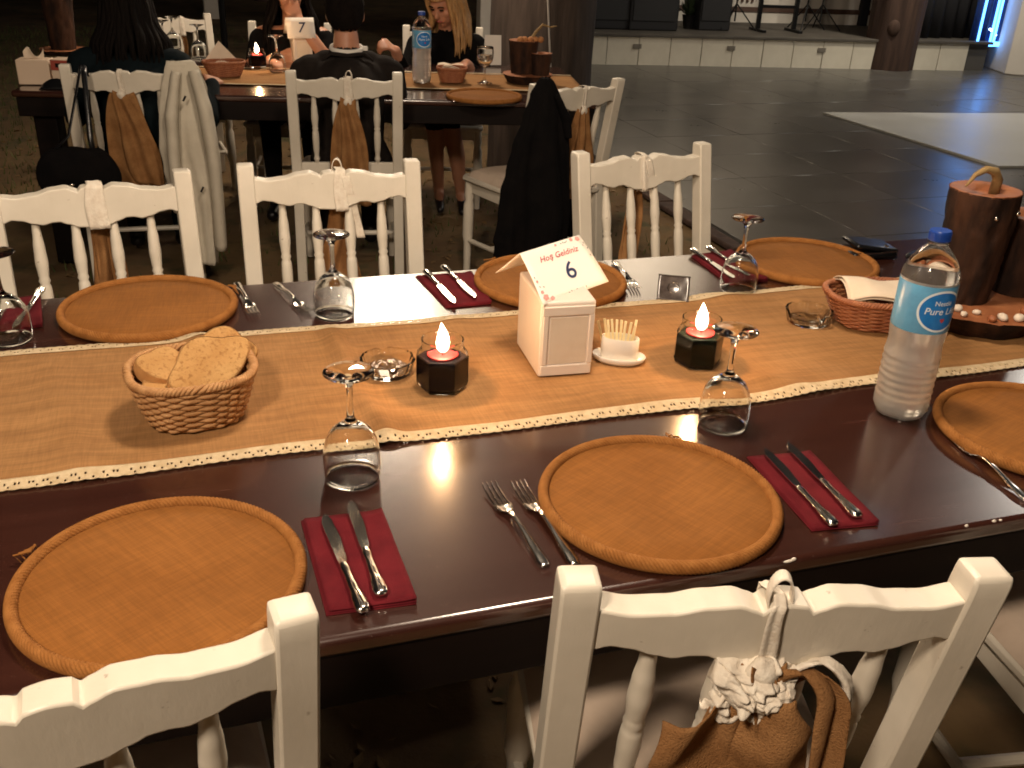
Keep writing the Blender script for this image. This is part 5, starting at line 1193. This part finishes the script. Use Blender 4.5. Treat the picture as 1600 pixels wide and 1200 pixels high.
# dark-haired woman across the table, mostly behind the number card
pr = [('e',(0,.0,.50),(.17,.13,.10)),('c',(0,.0,.52),(0,-.04,.76),.12,.13),('e',(-.06,-.06,.80),(.09,.09,.09)),('e',(.06,-.06,.80),(.09,.09,.09)),('c',(-.145,-.06,.86),(.145,-.06,.86),.056,.056),('c',(0,-.06,.89),(0,-.08,.99),.048,.044)]
pr += [('c',(.17,-.06,.85),(.19,-.20,.70),.05,.042),('c',(.19,-.20,.76),(.045,-.19,.96),.036,.028),('c',(.19,-.20,.70),(.19,-.20,.77),.042,.038),('c',(-.17,-.06,.85),(-.21,-.16,.68),.05,.042),('c',(-.21,-.16,.68),(-.08,-.32,.78),.04,.029)]
hand(pr, (.045,-.19,.96), (-.35,.1,1), (0,-1,0), .88, .9, 1); hand(pr, (-.08,-.32,.78), (.4,-1,0), (0,0,1), .9, .4, -1)
for q in (-1,1): pr += [('c',(q*.09,-.03,.50),(q*.10,-.40,.51),.08,.06),('c',(q*.10,-.40,.50),(q*.10,-.36,.09),.055,.038),('c',(q*.10,-.36,.05),(q*.11,-.48,.04),.036,.03)]
Th, Mh = head(pr, (0,-.10,1.075), (.15,-1,-.1), .9)
w2_ = body('person', pr, lambda c: (1 if (c.z > .90 or (c.z > .74 and c.y < -.15)) else (2 if c.z < .09 else 0)), [X['blackcloth'],X['skin'],X['shoe']], (.585,5.42,0), N2, 'guest with long dark hair resting chin on hand behind the number seven card')
face_parts(w2_, Th, .9); cap_hair('hair_crown', w2_, Th, X['hairdark'], .9, lambda p: not (p.y > .045 and p.z < .055), 1.06, .05); long_hair(w2_, Th, X['hairdark'], Mh, .95, .24, 70, 8, (62,298), fall=.045)
copy11 = place_chair((.60,5.72), A(-12), -1, 'white spindle chair hidden behind the number seven card', g_b)
# blond woman in black looking down to her side
pr = [('e',(0,.0,.50),(.17,.13,.10)),('c',(0,.0,.52),(-.01,-.05,.76),.12,.128),('e',(-.07,-.08,.79),(.09,.088,.09)),('e',(.055,-.08,.79),(.09,.088,.09)),('c',(-.155,-.09,.845),(.14,-.08,.845),.054,.054),('c',(-.01,-.08,.87),(-.02,-.11,.965),.046,.043)]
pr += [('c',(-.175,-.09,.84),(-.24,-.20,.70),.05,.042),('c',(-.24,-.20,.70),(-.30,-.34,.835),.04,.027),('c',(.165,-.08,.83),(.20,-.14,.65),.05,.042),('c',(.20,-.14,.65),(.06,-.34,.775),.04,.028)]
hand(pr, (-.30,-.34,.835), (-.5,-.5,.35), (.2,-.6,.8), .9, .95, -1); hand(pr, (.06,-.34,.775), (-.7,-.6,0), (0,0,1), .9, .4, 1)
pr += [('c',(-.09,-.03,.50),(-.11,-.40,.515),.08,.058),('c',(-.11,-.40,.50),(-.07,-.26,.12),.050,.030),('c',(-.07,-.26,.10),(-.075,-.40,.035),.030,.022)]
pr += [('c',(.08,-.03,.50),(-.03,-.36,.53),.08,.058),('c',(-.03,-.36,.52),(.02,-.33,.30),.050,.046),('c',(.02,-.33,.30),(.045,-.30,.10),.046,.026),('c',(.045,-.30,.085),(.04,-.43,.03),.028,.022)]
Th, Mh = head(pr, (-.03,-.14,1.045), (-.62,-.72,-.45), .9)
wb = body('person', pr, lambda c: (1 if (c.z > .915 or (c.z < .46 and c.z > .075) or (c.z > .70 and c.y < -.325) or (c.z > .8 and c.x < -.275)) else (2 if c.z <= .075 else 0)), [X['blackcloth'],X['skin'],X['shoe']], (1.385,5.33,0), N2+A(4), 'blond guest in black looking down with a raised hand, legs showing below the table')
face_parts(wb, Th, .9); cap_hair('hair_crown', wb, Th, X['hairblond'], .9, lambda p: not (p.y > .04 and p.z < .06), 1.05, .05); long_hair(wb, Th, X['hairblond'], Mh, .95, .19, 80, 5, (48,312), fall=.03)
#MORE
